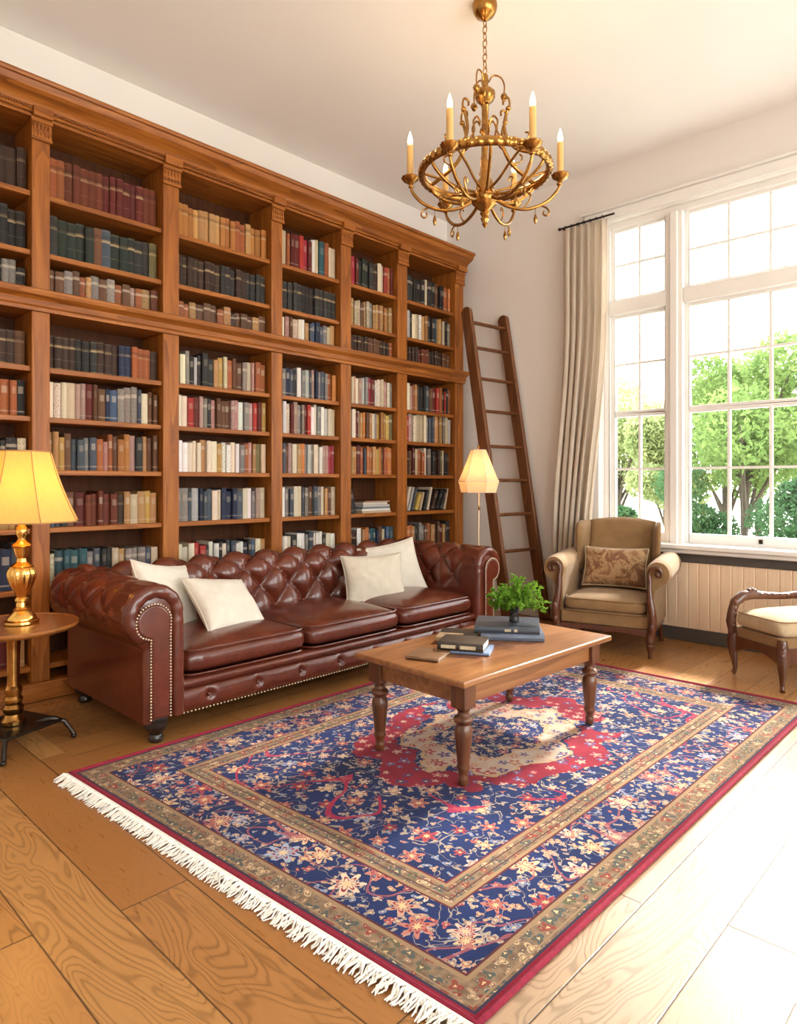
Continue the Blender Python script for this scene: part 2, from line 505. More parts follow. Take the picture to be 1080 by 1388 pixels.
    m.b.inputs['Sheen Weight'].default_value = .06
    m.b.inputs['Specular IOR Level'].default_value = .15
    m.bump(pile, .5, .006)
    return m.mat
rug_m = rug_mat()
rug_red = plain('rug_crimson_binding', (.24, .008, .030), .9, var=.2, vscale=60, bump=.3, bscale=300)
fringe_m = plain('rug_cotton_fringe', (.82, .78, .70), .95, var=.08, vscale=60)

def book_mat(name, kind):
    m = Mt(name)
    at = m.n('VertexColor'); at.layer_name = 'col'
    c = at.outputs['Color']
    u = m.sep(m.uv())
    v = u[1]
    nzv = m.noise(m.obj(), 45, 4, .6)
    c = m.mix(m.math('MULTIPLY', nzv, .45), c, m.mix(.5, c, (.015, .01, .008)))
    giltc = (.42, .29, .15)
    al_ = at.outputs['Alpha']
    wob = m.math('ADD', v, m.math('MULTIPLY', m.math('SUBTRACT', m.noise(m.obj(), 60, 2), .5), .012))
    def band(a, b): return m.math('MULTIPLY', m.math('GREATER_THAN', wob, a), m.math('LESS_THAN', wob, b))
    if kind == 'leather':
        for a, b, s in ((.02, .045, .6), (.30, .312, .35), (.66, .72, .75), (.735, .745, .5), (.955, .965, .5)):
            c = m.mix(m.math('MULTIPLY', m.math('MULTIPLY', band(a, b), s), al_), c, giltc)
        c = m.mix(m.math('MULTIPLY', band(.745, .84), .35), c, (.03, .015, .01))
    elif kind == 'cloth':
        inx = m.math('LESS_THAN', m.math('ABSOLUTE', m.math('SUBTRACT', u[0], .5)), .3)
        rv = m.n('ObjectInfo').outputs['Random']
        c = m.mix(m.math('MULTIPLY', m.math('MULTIPLY', m.math('MULTIPLY', band(.62, .82), inx), .4), al_), c, (.55, .47, .36))
        c = m.mix(m.math('MULTIPLY', m.math('MULTIPLY', band(.10, .14), .4), al_), c, (.55, .47, .36))
    else:
        sp = m.noise(m.obj(), 120, 3, .7)
        c = m.mix(m.ramp(sp, [(.5, 0.0), (.62, .7)]), c, (.10, .08, .07))
        c = m.mix(m.math('MULTIPLY', band(.7, .8), .4), c, (.6, .5, .38))
    m.set(Base_Color=c, Roughness=.6)
    m.b.inputs['Specular IOR Level'].default_value = .25
    m.bump(nzv, .25, .004)
    return m.mat
bk_leather, bk_cloth, bk_worn = book_mat('book_leather','leather'), book_mat('book_cloth','cloth'), book_mat('book_worn','worn')
page_m = plain('book_pages', (.60, .50, .36), .9, var=.12, vscale=80)
BOOKM = [page_m, bk_leather, bk_cloth, bk_worn]

# ================================================================== SETTING
XW, YW, HC = 5.22, 4.32, 3.83           # window wall, bookcase wall, ceiling
X0, Y0 = -1.9, -2.6                     # walls behind and beside the camera
WIN = dict(y0=.17, y1=2.66, z0=.68, z1=3.37)

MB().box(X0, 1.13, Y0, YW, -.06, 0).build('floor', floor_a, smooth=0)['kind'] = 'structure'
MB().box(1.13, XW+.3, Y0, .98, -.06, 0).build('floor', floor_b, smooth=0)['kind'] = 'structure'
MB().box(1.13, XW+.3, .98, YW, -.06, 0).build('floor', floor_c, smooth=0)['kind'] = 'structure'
struct(MB().box(X0-.2, XW+.3, Y0-.2, YW+.2, HC, HC+.1).build('ceiling', ceil_m, smooth=0))
struct(MB().box(X0-.2, XW+.3, YW, YW+.2, 0, HC).build('wall_left', wall_m, smooth=0))
struct(MB().box(X0-.2, X0, Y0, YW, 0, HC).build('wall_rear', wall_m, smooth=0))
w = MB()
ops = [(WIN['y0'], WIN['y1']), (-2.35, -.25)]
z0, z1 = WIN['z0'], WIN['z1']
w.box(XW, XW+.3, Y0-.2, YW, 0, z0-.02)
w.box(XW, XW+.3, Y0-.2, YW, z1, HC)
ed = [Y0-.2, ops[1][0], ops[1][1], ops[0][0], ops[0][1], YW]
for a, b in ((ed[0], ed[1]), (ed[2], ed[3]), (ed[4], ed[5])):
    w.box(XW, XW+.3, a, b, z0-.02, z1)
struct(w.build('wall_right', wall_m, smooth=0))
w = MB()
opx = [(-1.2, 1.1), (1.7, 4.4)]
yn = Y0
w.box(X0-.2, XW, yn-.2, yn, 0, .5); w.box(X0-.2, XW, yn-.2, yn, 3.4, HC)
for a, b in ((X0-.2, -1.2), (1.1, 1.7), (4.4, XW)): w.box(a, b, yn-.2, yn, .5, 3.4)
struct(w.build('wall_near', wall_m, smooth=0))

# ---- windows in a wall: u along the wall, w outwards
def window(name, cols, u0, u1, z0, z1, ztr, P, label=None, detail=True):
    """cols: list of (ua, ub, number of lights across)."""
    root = bpy.data.objects.new(name, None); C.objects.link(root)
    root['kind'] = 'structure'
    if label: root['label'] = label
    root.location = P(u0, 0, z0)
    L = root.location
    def bx(mb, a, b, w0, w1, c, d):
        p, q = P(a, w0, c), P(b, w1, d)
        mb.box(min(p[0],q[0]), max(p[0],q[0]), min(p[1],q[1]), max(p[1],q[1]), c, d)
    fw = .05
    f = MB()
    bx(f, u0, u0+fw, .07, .2, z0, z1); bx(f, u1-fw, u1, .07, .2, z0, z1)
    bx(f, u0+fw, u1-fw, .07, .2, z0, z0+.045); bx(f, u0+fw, u1-fw, .07, .2, z1-.05, z1)
    f.build('window_frame', white_paint, root, bevel=.006, off=L)
    for (ua, ub, k), (uc, ud, k2) in zip(cols, cols[1:]):
        m_ = MB(); bx(m_, ub, uc, .05, .2, z0+.045, z1-.05)
        bx(m_, (ub+uc)/2-.03, (ub+uc)/2+.03, .03, .05, z0+.045, z1-.05)
        m_.build('mullion', white_paint, root, bevel=.008, off=L)
    for ua, ub, k in cols:
        t = MB(); bx(t, ua, ub, .05, .2, ztr, ztr+.115); t.build('transom', white_paint, root, bevel=.008, off=L)
        zmid = 1.775
        for (za, zb, cuts, nm) in ((ztr+.115, z1-.05, (.5,), 'sash'), (zmid-.0, ztr, (.5,), 'sash'), (z0+.045, zmid, (.54,), 'sash')):
            sf = MB(); sw = .032; low = .085 if za < .8 else .026
            bx(sf, ua, ua+sw, .10, .15, za, zb); bx(sf, ub-sw, ub, .10, .15, za, zb)
            bx(sf, ua+sw, ub-sw, .10, .15, za, za+low); bx(sf, ua+sw, ub-sw, .10, .15, zb-.026, zb)
            so = sf.build(nm, white_paint, root, bevel=.004, off=L)
            g = MB()
            for i in range(1, k):
                uu = ua+sw + (ub-ua-2*sw)*i/k
                bx(g, uu-.009, uu+.009, .108, .142, za+low, zb-.026)
            for cz in cuts:
                zz = za+low + (zb-.026-za-low)*cz
                bx(g, ua+sw, ub-sw, .11, .14, zz-.009, zz+.009)
            g.build('glazing_bar', white_paint, so, off=L)
            p = MB(); bx(p, ua+sw-.004, ub-sw+.004, .122, .126, za+low-.004, zb-.022)
            p.build('pane', glass, so, off=L, smooth=0)
            if za < .8 and k > 2 and detail:
                l_ = MB(); q = P((ua+ub)/2+.06, .09, za+.05)
                l_.box(q[0]-.008, q[0]+.012, q[1]-.012, q[1]+.012, za+.035, za+.065)
                l_.build('sash_catch', darkmetal, so, bevel=.003, off=L)
    return root
Pr = lambda u, w_, z: (XW + w_, u, z)
window('window_1', [(.22, .68, 2), (.80, 2.0, 4), (2.13, 2.61, 2)], WIN['y0'], WIN['y1'], WIN['z0'], WIN['z1'], 2.60, Pr,
       'tall white sash window with transom lights above the wooden panelling')
window('window_2', [(-2.3, -.3, 4)], -2.35, -.25, WIN['z0'], WIN['z1'], 2.60, Pr, detail=False)
Pn = lambda u, w_, z: (u, Y0 - w_, z)
window('window_3', [(-1.15, 1.05, 4)], -1.2, 1.1, .5, 3.4, 2.60, Pn, detail=False)
window('window_4', [(1.75, 4.35, 5)], 1.7, 4.4, .5, 3.4, 2.60, Pn, detail=False)
portal('window_daylight', (XW+.29, 1.415, 2.03), (-1, 0, 0), 2.5, 2.7)
portal('window_daylight', (XW+.29, -1.3, 2.03), (-1, 0, 0), 2.1, 2.7)
portal('window_daylight', (-.05, Y0-.19, 1.95), (0, 1, 0), 2.3, 2.9)
portal('window_daylight', (3.05, Y0-.19, 1.95), (0, 1, 0), 2.7, 2.9)

# ---- trims of the window wall: sill, panelling under it, skirtings, header moulding
s_ = MB(); s_.box(XW-.10, XW+.07, -.02, 2.86, .70, .735); s_.box(XW-.075, XW, .02, 2.82, .668, .70)
struct(tag(s_.build('trim_1', white_paint, bevel=.008), 'white window sill running above the wooden panelling', 'window sill'))
struct(MB().box(XW-.035, XW, Y0, 2.96, .60, .668).build('trim_2', grey_paint, bevel=.004))
p_ = MB(); y = Y0+.01
while y < 2.93:
    y2 = min(y+.078, 2.95)
    p_.prism([(XW-.001, y), (XW-.02, y), (XW-.026, y+.006), (XW-.026, y2-.006), (XW-.02, y2), (XW-.001, y2)], 'z', .102, .602)
    y = y2
struct(tag(p_.build('trim_3', bead, smooth=0), 'pale wooden beadboard panelling under the window', 'panelling'))
b_ = MB(); b_.box(XW-.032, XW-.0005, Y0, 2.955, 0, .102)
struct(b_.build('baseboard_right', grey_paint, bevel=.006))
struct(MB().box(XW-.018, XW-.0005, 2.955, YW, 0, .115).build('baseboard_corner', wall_m, bevel=.006))
struct(MB().box(X0, XW-.02, YW-.018, YW-.0005, 0, .115).build('baseboard_left', wall_m, bevel=.006))
h_ = MB()
h_.prism([(XW-.0005, 3.372), (XW-.02, 3.372), (XW-.028, 3.40), (XW-.022, 3.45), (XW-.05, 3.465), (XW-.05, 3.48), (XW-.0005, 3.48)], 'y', .02, 2.90) if False else None
h_.box(XW-.02, XW-.0005, .05, 2.80, 3.372, 3.455); h_.box(XW-.045, XW-.0005, .03, 2.82, 3.455, 3.475)
struct(h_.build('trim_4', white_paint, bevel=.006))
v_ = MB(); v_.box(XW-.02, XW-.0005, 2.662, 2.76, .736, 3.372); v_.box(XW-.02, XW-.0005, .05, .168, .736, 3.372)
struct(v_.build('trim_5', white_paint, bevel=.006))

# ---- outdoors
struct(MB().box(XW+.31, 60, -40, 45, -.55, -.5).build('ground', plain('pale_gravel_ground', (.55, .56, .45), .9, var=.15, vscale=3), smooth=0))

def foliage(mb, c, rx, ry, rz, n, size, rng, shell=.55, lift=0):
    for _ in range(n):
        while True:
            p = Vector((rng.uniform(-1,1), rng.uniform(-1,1), rng.uniform(-1,1)))
            if shell < p.length < 1: break
        q = Vector((c[0]+p.x*rx, c[1]+p.y*ry, c[2]+p.z*rz))
        d = Vector((rng.gauss(0,1), rng.gauss(0,1), rng.gauss(0,1)-.3)).normalized()
        t = d.orthogonal().normalized()
        t = (Matrix.Rotation(rng.uniform(0, 6.28), 3, d) @ t)
        b = d.cross(t)
        s = size*rng.uniform(.6, 1.3)
        mb.add([q - t*s, q + b*s*.42 - d*s*.1, q + t*s, q - b*s*.42 - d*s*.1], [(0,1,2,3)])

leaf_ms = [leaf_mat('leaf_bright_green', (.105, .175, .050), (.20, .27, .085)),
           leaf_mat('leaf_deep_green', (.035, .085, .038), (.075, .14, .06)),
           leaf_mat('leaf_haze_pale_yellow_green', (.22, .27, .11), (.34, .37, .17))]  # raised pale tone paints haze and glare onto far trees; low bush shares it
bark = plain('tree_bark', (.05, .035, .022), .9, var=.3, vscale=20)
def tree(name, label, loc, h, r, mat, seed, n=2600, trunk=True, size=.055):
    rng = random.Random(seed)
    t = thing(name, label, 'tree' if trunk else 'shrub', loc, 0, 'trees outside the window' if trunk else 'shrubs outside the window')
    cr = MB(); tk = MB()
    base = h*.30 if trunk else .05
    blobs = []
    for k in range(9 if trunk else 5):
        a = rng.uniform(0, 6.28); q = rng.uniform(.1, .62)*r
        zz = base + (h-base)*rng.uniform(.18, .80)
        br = r*rng.uniform(.36, .56)
        blobs.append((q*cos(a), q*sin(a), zz, br))
    for bx_, by_, bz_, br in blobs:
        foliage(cr, (bx_, by_, bz_), br, br, br*.8, n//len(blobs), size, rng)
    if trunk:
        tk.tube([(0,0,-.02), (.03,.02,h*.2), (-.02,.04,h*.45), (.02,0,h*.75)], [h*.015, h*.012, h*.009, h*.004], 8)
    for bx_, by_, bz_, br in blobs:
        z0_ = bz_*.45 if trunk else 0
        tk.tube([(0,0,z0_), (bx_*.5, by_*.5, (z0_+bz_)/2+.05), (bx_, by_, bz_)], [h*.009, h*.007, h*.003], 6)
    tk.build('trunk' if trunk else 'stem', bark, t)
    cr.build('crown', mat, t, smooth=0, weld=False)
    return t
TREES = [
    (14.4, 4.6, 4.5, 1.4, 0, 'green tree outside standing just behind the brightest middle tree'),
    (14.0, 2.6, 4.6, 1.4, 0, 'slim green tree outside near the right picture edge'),  # x, y, height, radius, material, description
    (11.2, 3.3, 4.3, 1.55, 0, 'bright green leafy tree seen through the tall middle sash of the window'),
    (14.6, 7.0, 4.6, 1.6, 2, 'yellow green tree farther back, seen through the narrow side sash'),
    (12.9, 5.2, 3.4, 1.1, 2, 'mid height green tree seen beside the thick window mullion'),
    (17.2, 1.2, 5.4, 1.9, 0, 'tall rounded green tree outside the window near the picture edge'),
    (18.0, 5.0, 5.8, 2.0, 2, 'tallest haze-paled yellow green tree farthest out beyond the window'),
    (10.6, .2, 4.2, 1.3, 0, 'leafy green tree outside, past the right end of the window'),
    (18.0, 10.4, 5.4, 1.8, 0, 'green tree outside, hidden partly by the curtain'),
]
for i, (x, y, h, r, mi, lb) in enumerate(TREES):
    tree('garden_tree', lb, (x, y, -.5), h, r, leaf_ms[mi], 40+i, 11000)
SHRUBS = [
    (9.2, 1.9, 2.0, .7, 1, 'dark green shrub outside, past the right picture edge'),
    (10.4, 3.65, 2.15, .74, 1, 'dark green shrub outside, low in the tall middle sash'),
    (9.9, 5.0, 1.9, .58, 1, 'small dark green shrub outside, low in the narrow side sash'),
    (9.8, 2.75, 2.1, .74, 1, 'dark green shrub outside, low at the right of the window'),
    (12.0, 6.1, 1.6, .5, 1, 'small rounded dark shrub outside beside the curtain'),
    (8.2, 2.6, .8, .42, 2, 'low yellow green bush outside, just above the window sill'),
]
for i, (x, y, h, r, mi, lb) in enumerate(SHRUBS):
    tree('garden_shrub', lb, (x, y, -.5), h, r, leaf_ms[mi], 80+i, 5000, False, .042)

# ================================================================== BOOKCASE
YB = 4.0                                 # front plane of the uprights
POSTS = [(1.268, 1.363), (2.031, 2.141), (2.857, 2.955), (3.52, 3.631), (4.17, 4.291), (4.957, 5.081)]
XL = .55                                 # bookcase runs on past the picture edge
bc = thing('bookcase', 'long built-in oiled oak bookcase with carved cornice filling the left wall', 'bookcase', (2.8, YB+.15, 0))
BO = bc.location
YBK = YW - .012
MB().box(XL, 5.08, YBK-.015, YBK, .1, 3.26).build('back_panel', oak_back_shade, bc, off=BO)
pl = MB(); pl.box(XL, 5.09, YB-.02, YBK-.016, .005, .10); pl.box(XL, 5.095, YB-.03, YB-.02, .005, .085)
pl.build('plinth', oak_x, bc, bevel=.006, off=BO)
ZT, ZL1, ZL0 = 3.21, 2.262, 2.150       # underside of frieze, mid ledge
def post(xa, xb, end=False):
    p = MB(); p.box(xa, xb, YB, YBK-.016, .10, ZL0); p.build('upright', oak_z, bc, bevel=.005, off=BO)
    p = MB(); p.box(xa, xb, YB, YBK-.016, ZL1, ZT)
    o = p.build('upright', oak_z, bc, bevel=.005, off=BO)
    cpt = MB()
    cpt.box(xa-.008, xb+.008, YB-.022, YB, ZT-.022, ZT); cpt.box(xa-.004, xb+.004, YB-.014, YB, ZT-.10, ZT-.022)
    n = 5
    for i in range(n):
        xx = xa + (xb-xa)*(i+.5)/n
        cpt.ball((xx, YB-.014, ZT-.045), (xb-xa)/n*.46, .010, .02, 8, 6)
        cpt.ball((xx, YB-.014, ZT-.085), (xb-xa)/n*.40, .008, .012, 8, 6)
    cpt.box(xa-.006, xb+.006, YB-.018, YB, ZT-.118, ZT-.10)
    cpt.build('capital', oak_x, o, bevel=.002, off=BO)
for a, b in POSTS: post(a, b)
post(XL, XL+.09)
# frieze and cornice
fz = MB(); fz.box(XL, 5.081, YB+.004, YBK-.016, ZT, 3.30)
fz.box(XL, 5.081, YB-.012, YB+.004, ZT+.0, ZT+.018)
fz.build('frieze', oak_x, bc, bevel=.004, off=BO)
prof = [(YB+.1, 3.235), (YB-.014, 3.235), (YB-.022, 3.245), (YB-.022, 3.258), (YB-.03, 3.262), (YB-.036, 3.275), (YB-.052, 3.292), (YB-.080, 3.305),
        (YB-.104, 3.322), (YB-.116, 3.345), (YB-.118, 3.352), (YB-.132, 3.354), (YB-.136, 3.366), (YB-.132, 3.378), (YB+.1, 3.378)]
cn = MB(); cn.prism(prof, 'x', XL, 5.095, 0)
xs = 5.081
prof2 = [(xs-.05, z) if q > YB else (xs + (YB - q)*.42, z) for q, z in prof]
cn.prism(prof2, 'y', YB-.01, YW-.02, 0)
cn.prism([(YB+.09, 3.30), (YBK-.02, 3.30), (YBK-.02, 3.378), (YB+.09, 3.378)], 'x', XL, 5.08)
cn.build('cornice', oak_x, bc, off=BO, smooth=25)
bd = MB()                                # rope bead under the cornice
x = XL
while x < 5.08:
    bd.ball((x, YB-.030, 3.252), .0075, .007, .006, 6, 4); x += .013
bd.build('bead_moulding', oak_x, bc, off=BO)
for a, b in POSTS:                       # breaks of the cornice above the uprights
    k = MB(); k.box(a-.004, b+.004, YB-.046, YB-.02, 3.212, 3.262); k.build('cornice_block', oak_x, bc, bevel=.003, off=BO)
# mid ledge
lp = [(YBK-.016, ZL0), (YB-.012, ZL0), (YB-.016, ZL0+.018), (YB-.026, ZL0+.026), (YB-.026, ZL0+.056), (YB-.040, ZL0+.066), (YB-.060, ZL0+.078),
      (YB-.066, ZL0+.094), (YB-.066, ZL1-.006), (YB-.058, ZL1), (YBK-.016, ZL1)]
lg = MB(); lg.prism(lp, 'x', XL, 5.088); lg.build('mid_ledge', oak_x, bc, off=BO, smooth=20)

BAYS = [(XL+.09, POSTS[0][0])] + [(POSTS[i][1], POSTS[i+1][0]) for i in range(5)]
SH_T = .030
SHELF = [2.814, 2.488, None, 1.848, 1.570, 1.274, .950, .615, .19]   # top of every board, None = the mid ledge
jit = random.Random(5)
for (a, b) in BAYS:
    for z in SHELF:
        if z is None: continue
        m_ = MB(); m_.box(a, b, YB+.018, YBK-.016, z-SH_T, z); m_.build('shelf', oak_x, bc, bevel=.004, off=BO)

# ================================================================== BOOKS ON THE SHELVES
COL = {
 'reddish brown': (.125, .028, .012), 'dark red': (.105, .014, .010), 'red': (.36, .030, .022), 'crimson': (.30, .022, .04), 'rust': (.30, .085, .028),
 'orange': (.50, .17, .045), 'tan': (.42, .22, .085), 'ochre': (.44, .25, .07), 'honey brown': (.36, .14, .035), 'brown': (.12, .050, .024), 'dark brown': (.040, .019, .012),
 'black': (.018, .015, .014), 'dark green': (.018, .024, .019), 'charcoal': (.028, .026, .025), 'grey': (.20, .18, .165), 'pale grey': (.42, .40, .38),
 'navy': (.018, .025, .055), 'blue': (.050, .085, .155), 'slate blue': (.060, .072, .095), 'teal': (.022, .070, .088), 'cream': (.66, .56, .42), 'white': (.74, .70, .64),
 'beige': (.50, .39, .26), 'pink': (.42, .20, .17), 'dusty pink': (.36, .22, .19), 'yellow': (.55, .38, .09), 'olive': (.16, .13, .05), 'mottled grey': (.24, .20, .17)}
def pal(s):
    out = []
    for w_ in s.split(','):
        n, *k = w_.strip().split('*'); out += [n.strip()] * (int(k[0]) if k else 1)
    return out
ROWS = {  # (bay, shelf): style, palette read left to right (repeated or thinned to fit), height, height spread, spine width
 (0,0): ('leather', 'dark brown*4', .225, .01, .046), (0,1): ('leather', 'charcoal*2,black*2', .215, .012, .046), (0,2): ('worn', 'grey,brown,charcoal,grey,black', .14, .02, .034),
 (0,3): ('leather', 'brown,dark brown,dark brown,brown', .185, .01, .042), (0,4): ('cloth', 'grey,mottled grey,red,red,rust,black', .19, .012, .036), (0,5): ('worn', 'mottled grey,charcoal,grey,black,beige', .15, .03, .032),
 (0,6): ('cloth', 'tan,cream,ochre,brown', .18, .02, .035), (0,7): ('cloth', 'dark brown,grey,beige,navy,slate blue', .23, .03, .045), (0,8): ('cloth', 'dark brown,dark red,dark red,black,charcoal,dark red,tan', .25, .02, .042),
 (1,0): ('leather', 'rust,reddish brown*5,dark red*6,reddish brown*2', .235, .006, .044),
 (1,1): ('leather', 'charcoal,dark green*4,brown,slate blue,dark green*3,charcoal*2,olive', .222, .010, .048),
 (1,2): ('worn', 'brown,grey,brown,rust,tan,grey,brown,mottled grey,rust,brown,dusty pink,rust,tan,reddish brown', .155, .014, .042),
 (1,3): ('leather', 'dark brown*4,black*2,charcoal,dark brown*3,navy*2,rust*3,dark brown', .19, .006, .041),
 (1,4): ('cloth', 'cream*2,beige,dusty pink*2,dark red,brown*2,navy,blue,mottled grey*3,slate blue,cream,brown*2', .205, .02, .036),
 (1,5): ('cloth', 'tan,ochre,brown,slate blue*2,grey,slate blue,rust,pink,rust,brown,honey brown*2,dusty pink,charcoal,tan,brown*2', .20, .026, .034),
 (1,6): ('cloth', 'slate blue,charcoal,brown,dark red,reddish brown*5,dark brown,tan,beige,tan,ochre,tan', .19, .014, .040),
 (1,7): ('cloth', 'beige,teal*4,grey,slate blue,charcoal*2,beige,tan,mottled grey*3,slate blue,beige', .19, .012, .040),
 (2,0): ('leather', 'honey brown*2,ochre,tan*3,honey brown*3,rust,tan,honey brown*3', .205, .008, .040),
 (2,1): ('leather', 'dark brown*6,charcoal*3,dark brown,charcoal*4', .198, .008, .041),
 (2,2): ('worn', 'rust,tan,brown,brown,rust,tan,dark brown,brown,brown,tan,brown', .130, .02, .048),
 (2,3): ('cloth', 'cream,grey,black,pale grey,charcoal*2,tan,ochre,beige,rust,brown,mottled grey,beige,pink,rust,rust', .205, .018, .036),
 (2,4): ('cloth', 'cream,red,dark red,dusty pink,mottled grey,charcoal,pink,brown*3,dusty pink,pink,white,grey,dusty pink,red,dark red,ochre', .200, .010, .036),
 (2,5): ('cloth', 'white,cream*3,tan,cream*2,ochre,white,cream,white,grey,rust,pink,tan,olive,beige', .205, .016, .036),
 (2,6): ('cloth', 'grey,slate blue,pale grey,navy,slate blue*2,cream,beige,navy*2,slate blue,cream,white,grey,dusty pink,beige', .205, .014, .038),
 (2,7): ('cloth', 'cream*2,red,red,charcoal,white,charcoal,cream,slate blue*2,white,navy,charcoal,blue,cream,tan', .185, .02, .036),
 (3,0): ('cloth', 'beige,rust,dark red*2,red,crimson,dark red,white,beige,teal,rust,cream,beige', .255, .02, .038),
 (3,1): ('leather', 'charcoal*5,black*3,charcoal*5', .215, .004, .041),
 (3,2): ('cloth', 'cream,pink,brown,beige,cream,white,tan,slate blue,blue,navy,slate blue,grey,beige,tan', .170, .016, .036),
 (3,3): ('cloth', 'grey,navy,slate blue,charcoal,white,grey,pale grey,slate blue,dusty pink,navy,grey,slate blue,grey,rust,orange', .215, .014, .034),
 (3,4): ('cloth', 'white*2,cream,dark red,dusty pink,grey,mottled grey,dark red,red,white,cream,grey,white,pale grey,cream,beige', .225, .016, .034),
 (3,5): ('cloth', 'cream,slate blue,brown,dusty pink,cream,tan,orange,grey,pale grey,mottled grey,cream,white,dusty pink,pink,crimson,crimson', .215, .012, .034),
 (3,6): ('cloth', 'white,grey,slate blue,cream,beige,slate blue,mottled grey,brown,charcoal,slate blue,grey,cream,tan,brown,beige', .215, .012, .034),
 (3,7): ('cloth', 'white,cream,charcoal,white,grey,slate blue,cream,white,charcoal,cream,white', .19, .02, .034),
 (4,0): ('cloth', 'red,crimson,dark red,dark green*3,charcoal,dark brown,cream,beige,red,rust,dark red', .235, .016, .040),
 (4,1): ('worn', 'tan,beige*2,brown,tan,beige,grey,tan,ochre,rust,tan,honey brown,ochre,tan', .210, .016, .034),
 (4,2): ('leather', 'dark brown*5,brown*3,dark brown*3,rust', .150, .010, .036),
 (4,3): ('cloth', 'dusty pink,beige,pink,cream,dusty pink,pale grey,grey,crimson,dark red,white,cream,beige,dusty pink,cream,grey', .225, .014, .034),
 (4,4): ('cloth', 'cream*2,dark red,beige,tan,orange,brown,tan,cream,grey,ochre,honey brown,ochre,yellow,olive', .220, .014, .034),
 (4,5): ('cloth', 'tan,orange,dark red,rust,slate blue,orange,rust,tan,ochre,orange,brown,rust,orange,honey brown', .225, .014, .034),
 (4,7): ('cloth', 'brown,dark brown,white,tan,orange,teal,teal,navy,brown,beige,blue,teal', .205, .014, .036),
 (5,0): ('cloth', 'charcoal,dark green,black*3,beige,black,brown,black*2,rust,orange', .225, .02, .044),
 (5,1): ('cloth', 'pale grey,black,cream,beige,white,tan,honey brown,charcoal,teal,tan,ochre,beige,black,mottled grey', .235, .016, .040),
 (5,2): ('leather', 'dark brown*4,reddish brown*3,dark brown*4,brown*3', .150, .012, .038),
 (5,3): ('cloth', 'cream,dusty pink,rust,tan,charcoal,black*2,slate blue,brown,dark red,red,rust,dark brown,red,black,rust', .230, .016, .036),
 (5,4): ('cloth', 'crimson,dusty pink,cream,beige,beige,cream,grey,slate blue,tan,honey brown,ochre,mottled grey,beige,pale grey', .240, .018, .040),
 (5,5): ('cloth', 'dark brown,brown,dark red,beige,rust,cream,grey,mottled grey,charcoal,dark brown,olive,beige,charcoal,brown', .225, .022, .038),
 (5,7): ('cloth', 'orange,rust,tan,charcoal,grey,brown,rust,tan,brown,dark red,ochre,charcoal,dark brown', .215, .02, .040),
}
ORD = 'first second third fourth fifth sixth seventh eighth ninth tenth eleventh twelfth thirteenth fourteenth fifteenth sixteenth seventeenth eighteenth nineteenth twentieth'.split() + ['twenty-%s' % q for q in 'first second third fourth fifth sixth seventh eighth ninth'.split()]
BAYN = ['first bay, cut by picture edge', 'second bay', 'third bay', 'fourth bay', 'fifth bay', 'bay beside the ladder']
SHN = ['top shelf', 'second shelf', 'third shelf', 'fourth shelf', 'fifth shelf', 'sixth shelf', 'seventh shelf', 'eighth shelf', 'lowest shelf']
def book_geo(mb, t, h, d, mi, col, M):
    """cover boards, rounded spine and page block; spine faces -y, base at z=0"""
    k0 = len(mb.v)
    ct = min(.004, t*.12)
    mb.box(-t/2+ct, t/2-ct, .012, d-.006, .004, h-.005, 0, M)
    mb.box(-t/2, -t/2+ct, .006, d, 0, h, mi, M)
    mb.box(t/2-ct, t/2, .006, d, 0, h, mi, M)
    n = 5
    arc = [(-t/2 + t*i/n, .007 - .0085*sin(pi*i/n)**.8) for i in range(n+1)]
    poly = arc + [(t/2, .012), (-t/2, .012)]
    mb.prism(poly, 'z', 0, h, mi, M)
    Mi = M.inverted()
    for p in mb.v[k0:]:
        q = Mi @ Vector(p)
        mb.uv.append((q.x/t+.5, q.z/h)); mb.col.append(col)
def proj(p):
    d = p[0]*.7224 + p[1]*.6914; l = p[0]*.6914 - p[1]*.7224
    return 540+909*l/d, 655-909*(p[2]-1.2)/d, d
rng = random.Random(11)
books = []
for (b, s), (sty, palette, h0, hs, w0) in ROWS.items():
    xa, xb = BAYS[b]
    z = SHELF[s] if SHELF[s] is not None else ZL1
    cols = pal(palette)
    if b == 0: xa = {8: .70}.get(s, xb - .36)
    W = xb - xa - .008
    nb = max(3, min(len(cols)+3, int(W/w0)))
    if b == 0: nb = len(cols)+ (3 if s < 7 else 0)
    ws = [rng.uniform(.72, 1.28) if sty != 'leather' else rng.uniform(.88, 1.12) for _ in range(nb)]
    fill = .985 if b else .97
    f = W*fill/sum(ws)
    x = xa + .004
    for i in range(nb):
        t = ws[i]*f
        cn_ = cols[min(len(cols)-1, int(i*len(cols)/nb))]
        c = COL[cn_]; g = rng.uniform(.85, 1.18)
        col = tuple(min(.85, q*g*rng.uniform(.94, 1.06)) for q in c) + (rng.choice((.1, .3, .5, .7, .9)),)
        st = sty
        if sty == 'cloth' and (cn_.startswith('mottled') or rng.random() < .12): st = 'worn'
        if sty == 'cloth' and cn_ in ('dark brown', 'reddish brown') and rng.random() < .5: st = 'leather'
        h = h0 + rng.uniform(-hs, hs)
        books.append(dict(b=b, s=s, i=i, x=x+t/2, y=YB+.05+rng.uniform(-.012, .012), z=z, t=t*.985, h=h, d=rng.uniform(.15, .185), st=st, c=col, cn=cn_, tilt=0))
        x += t
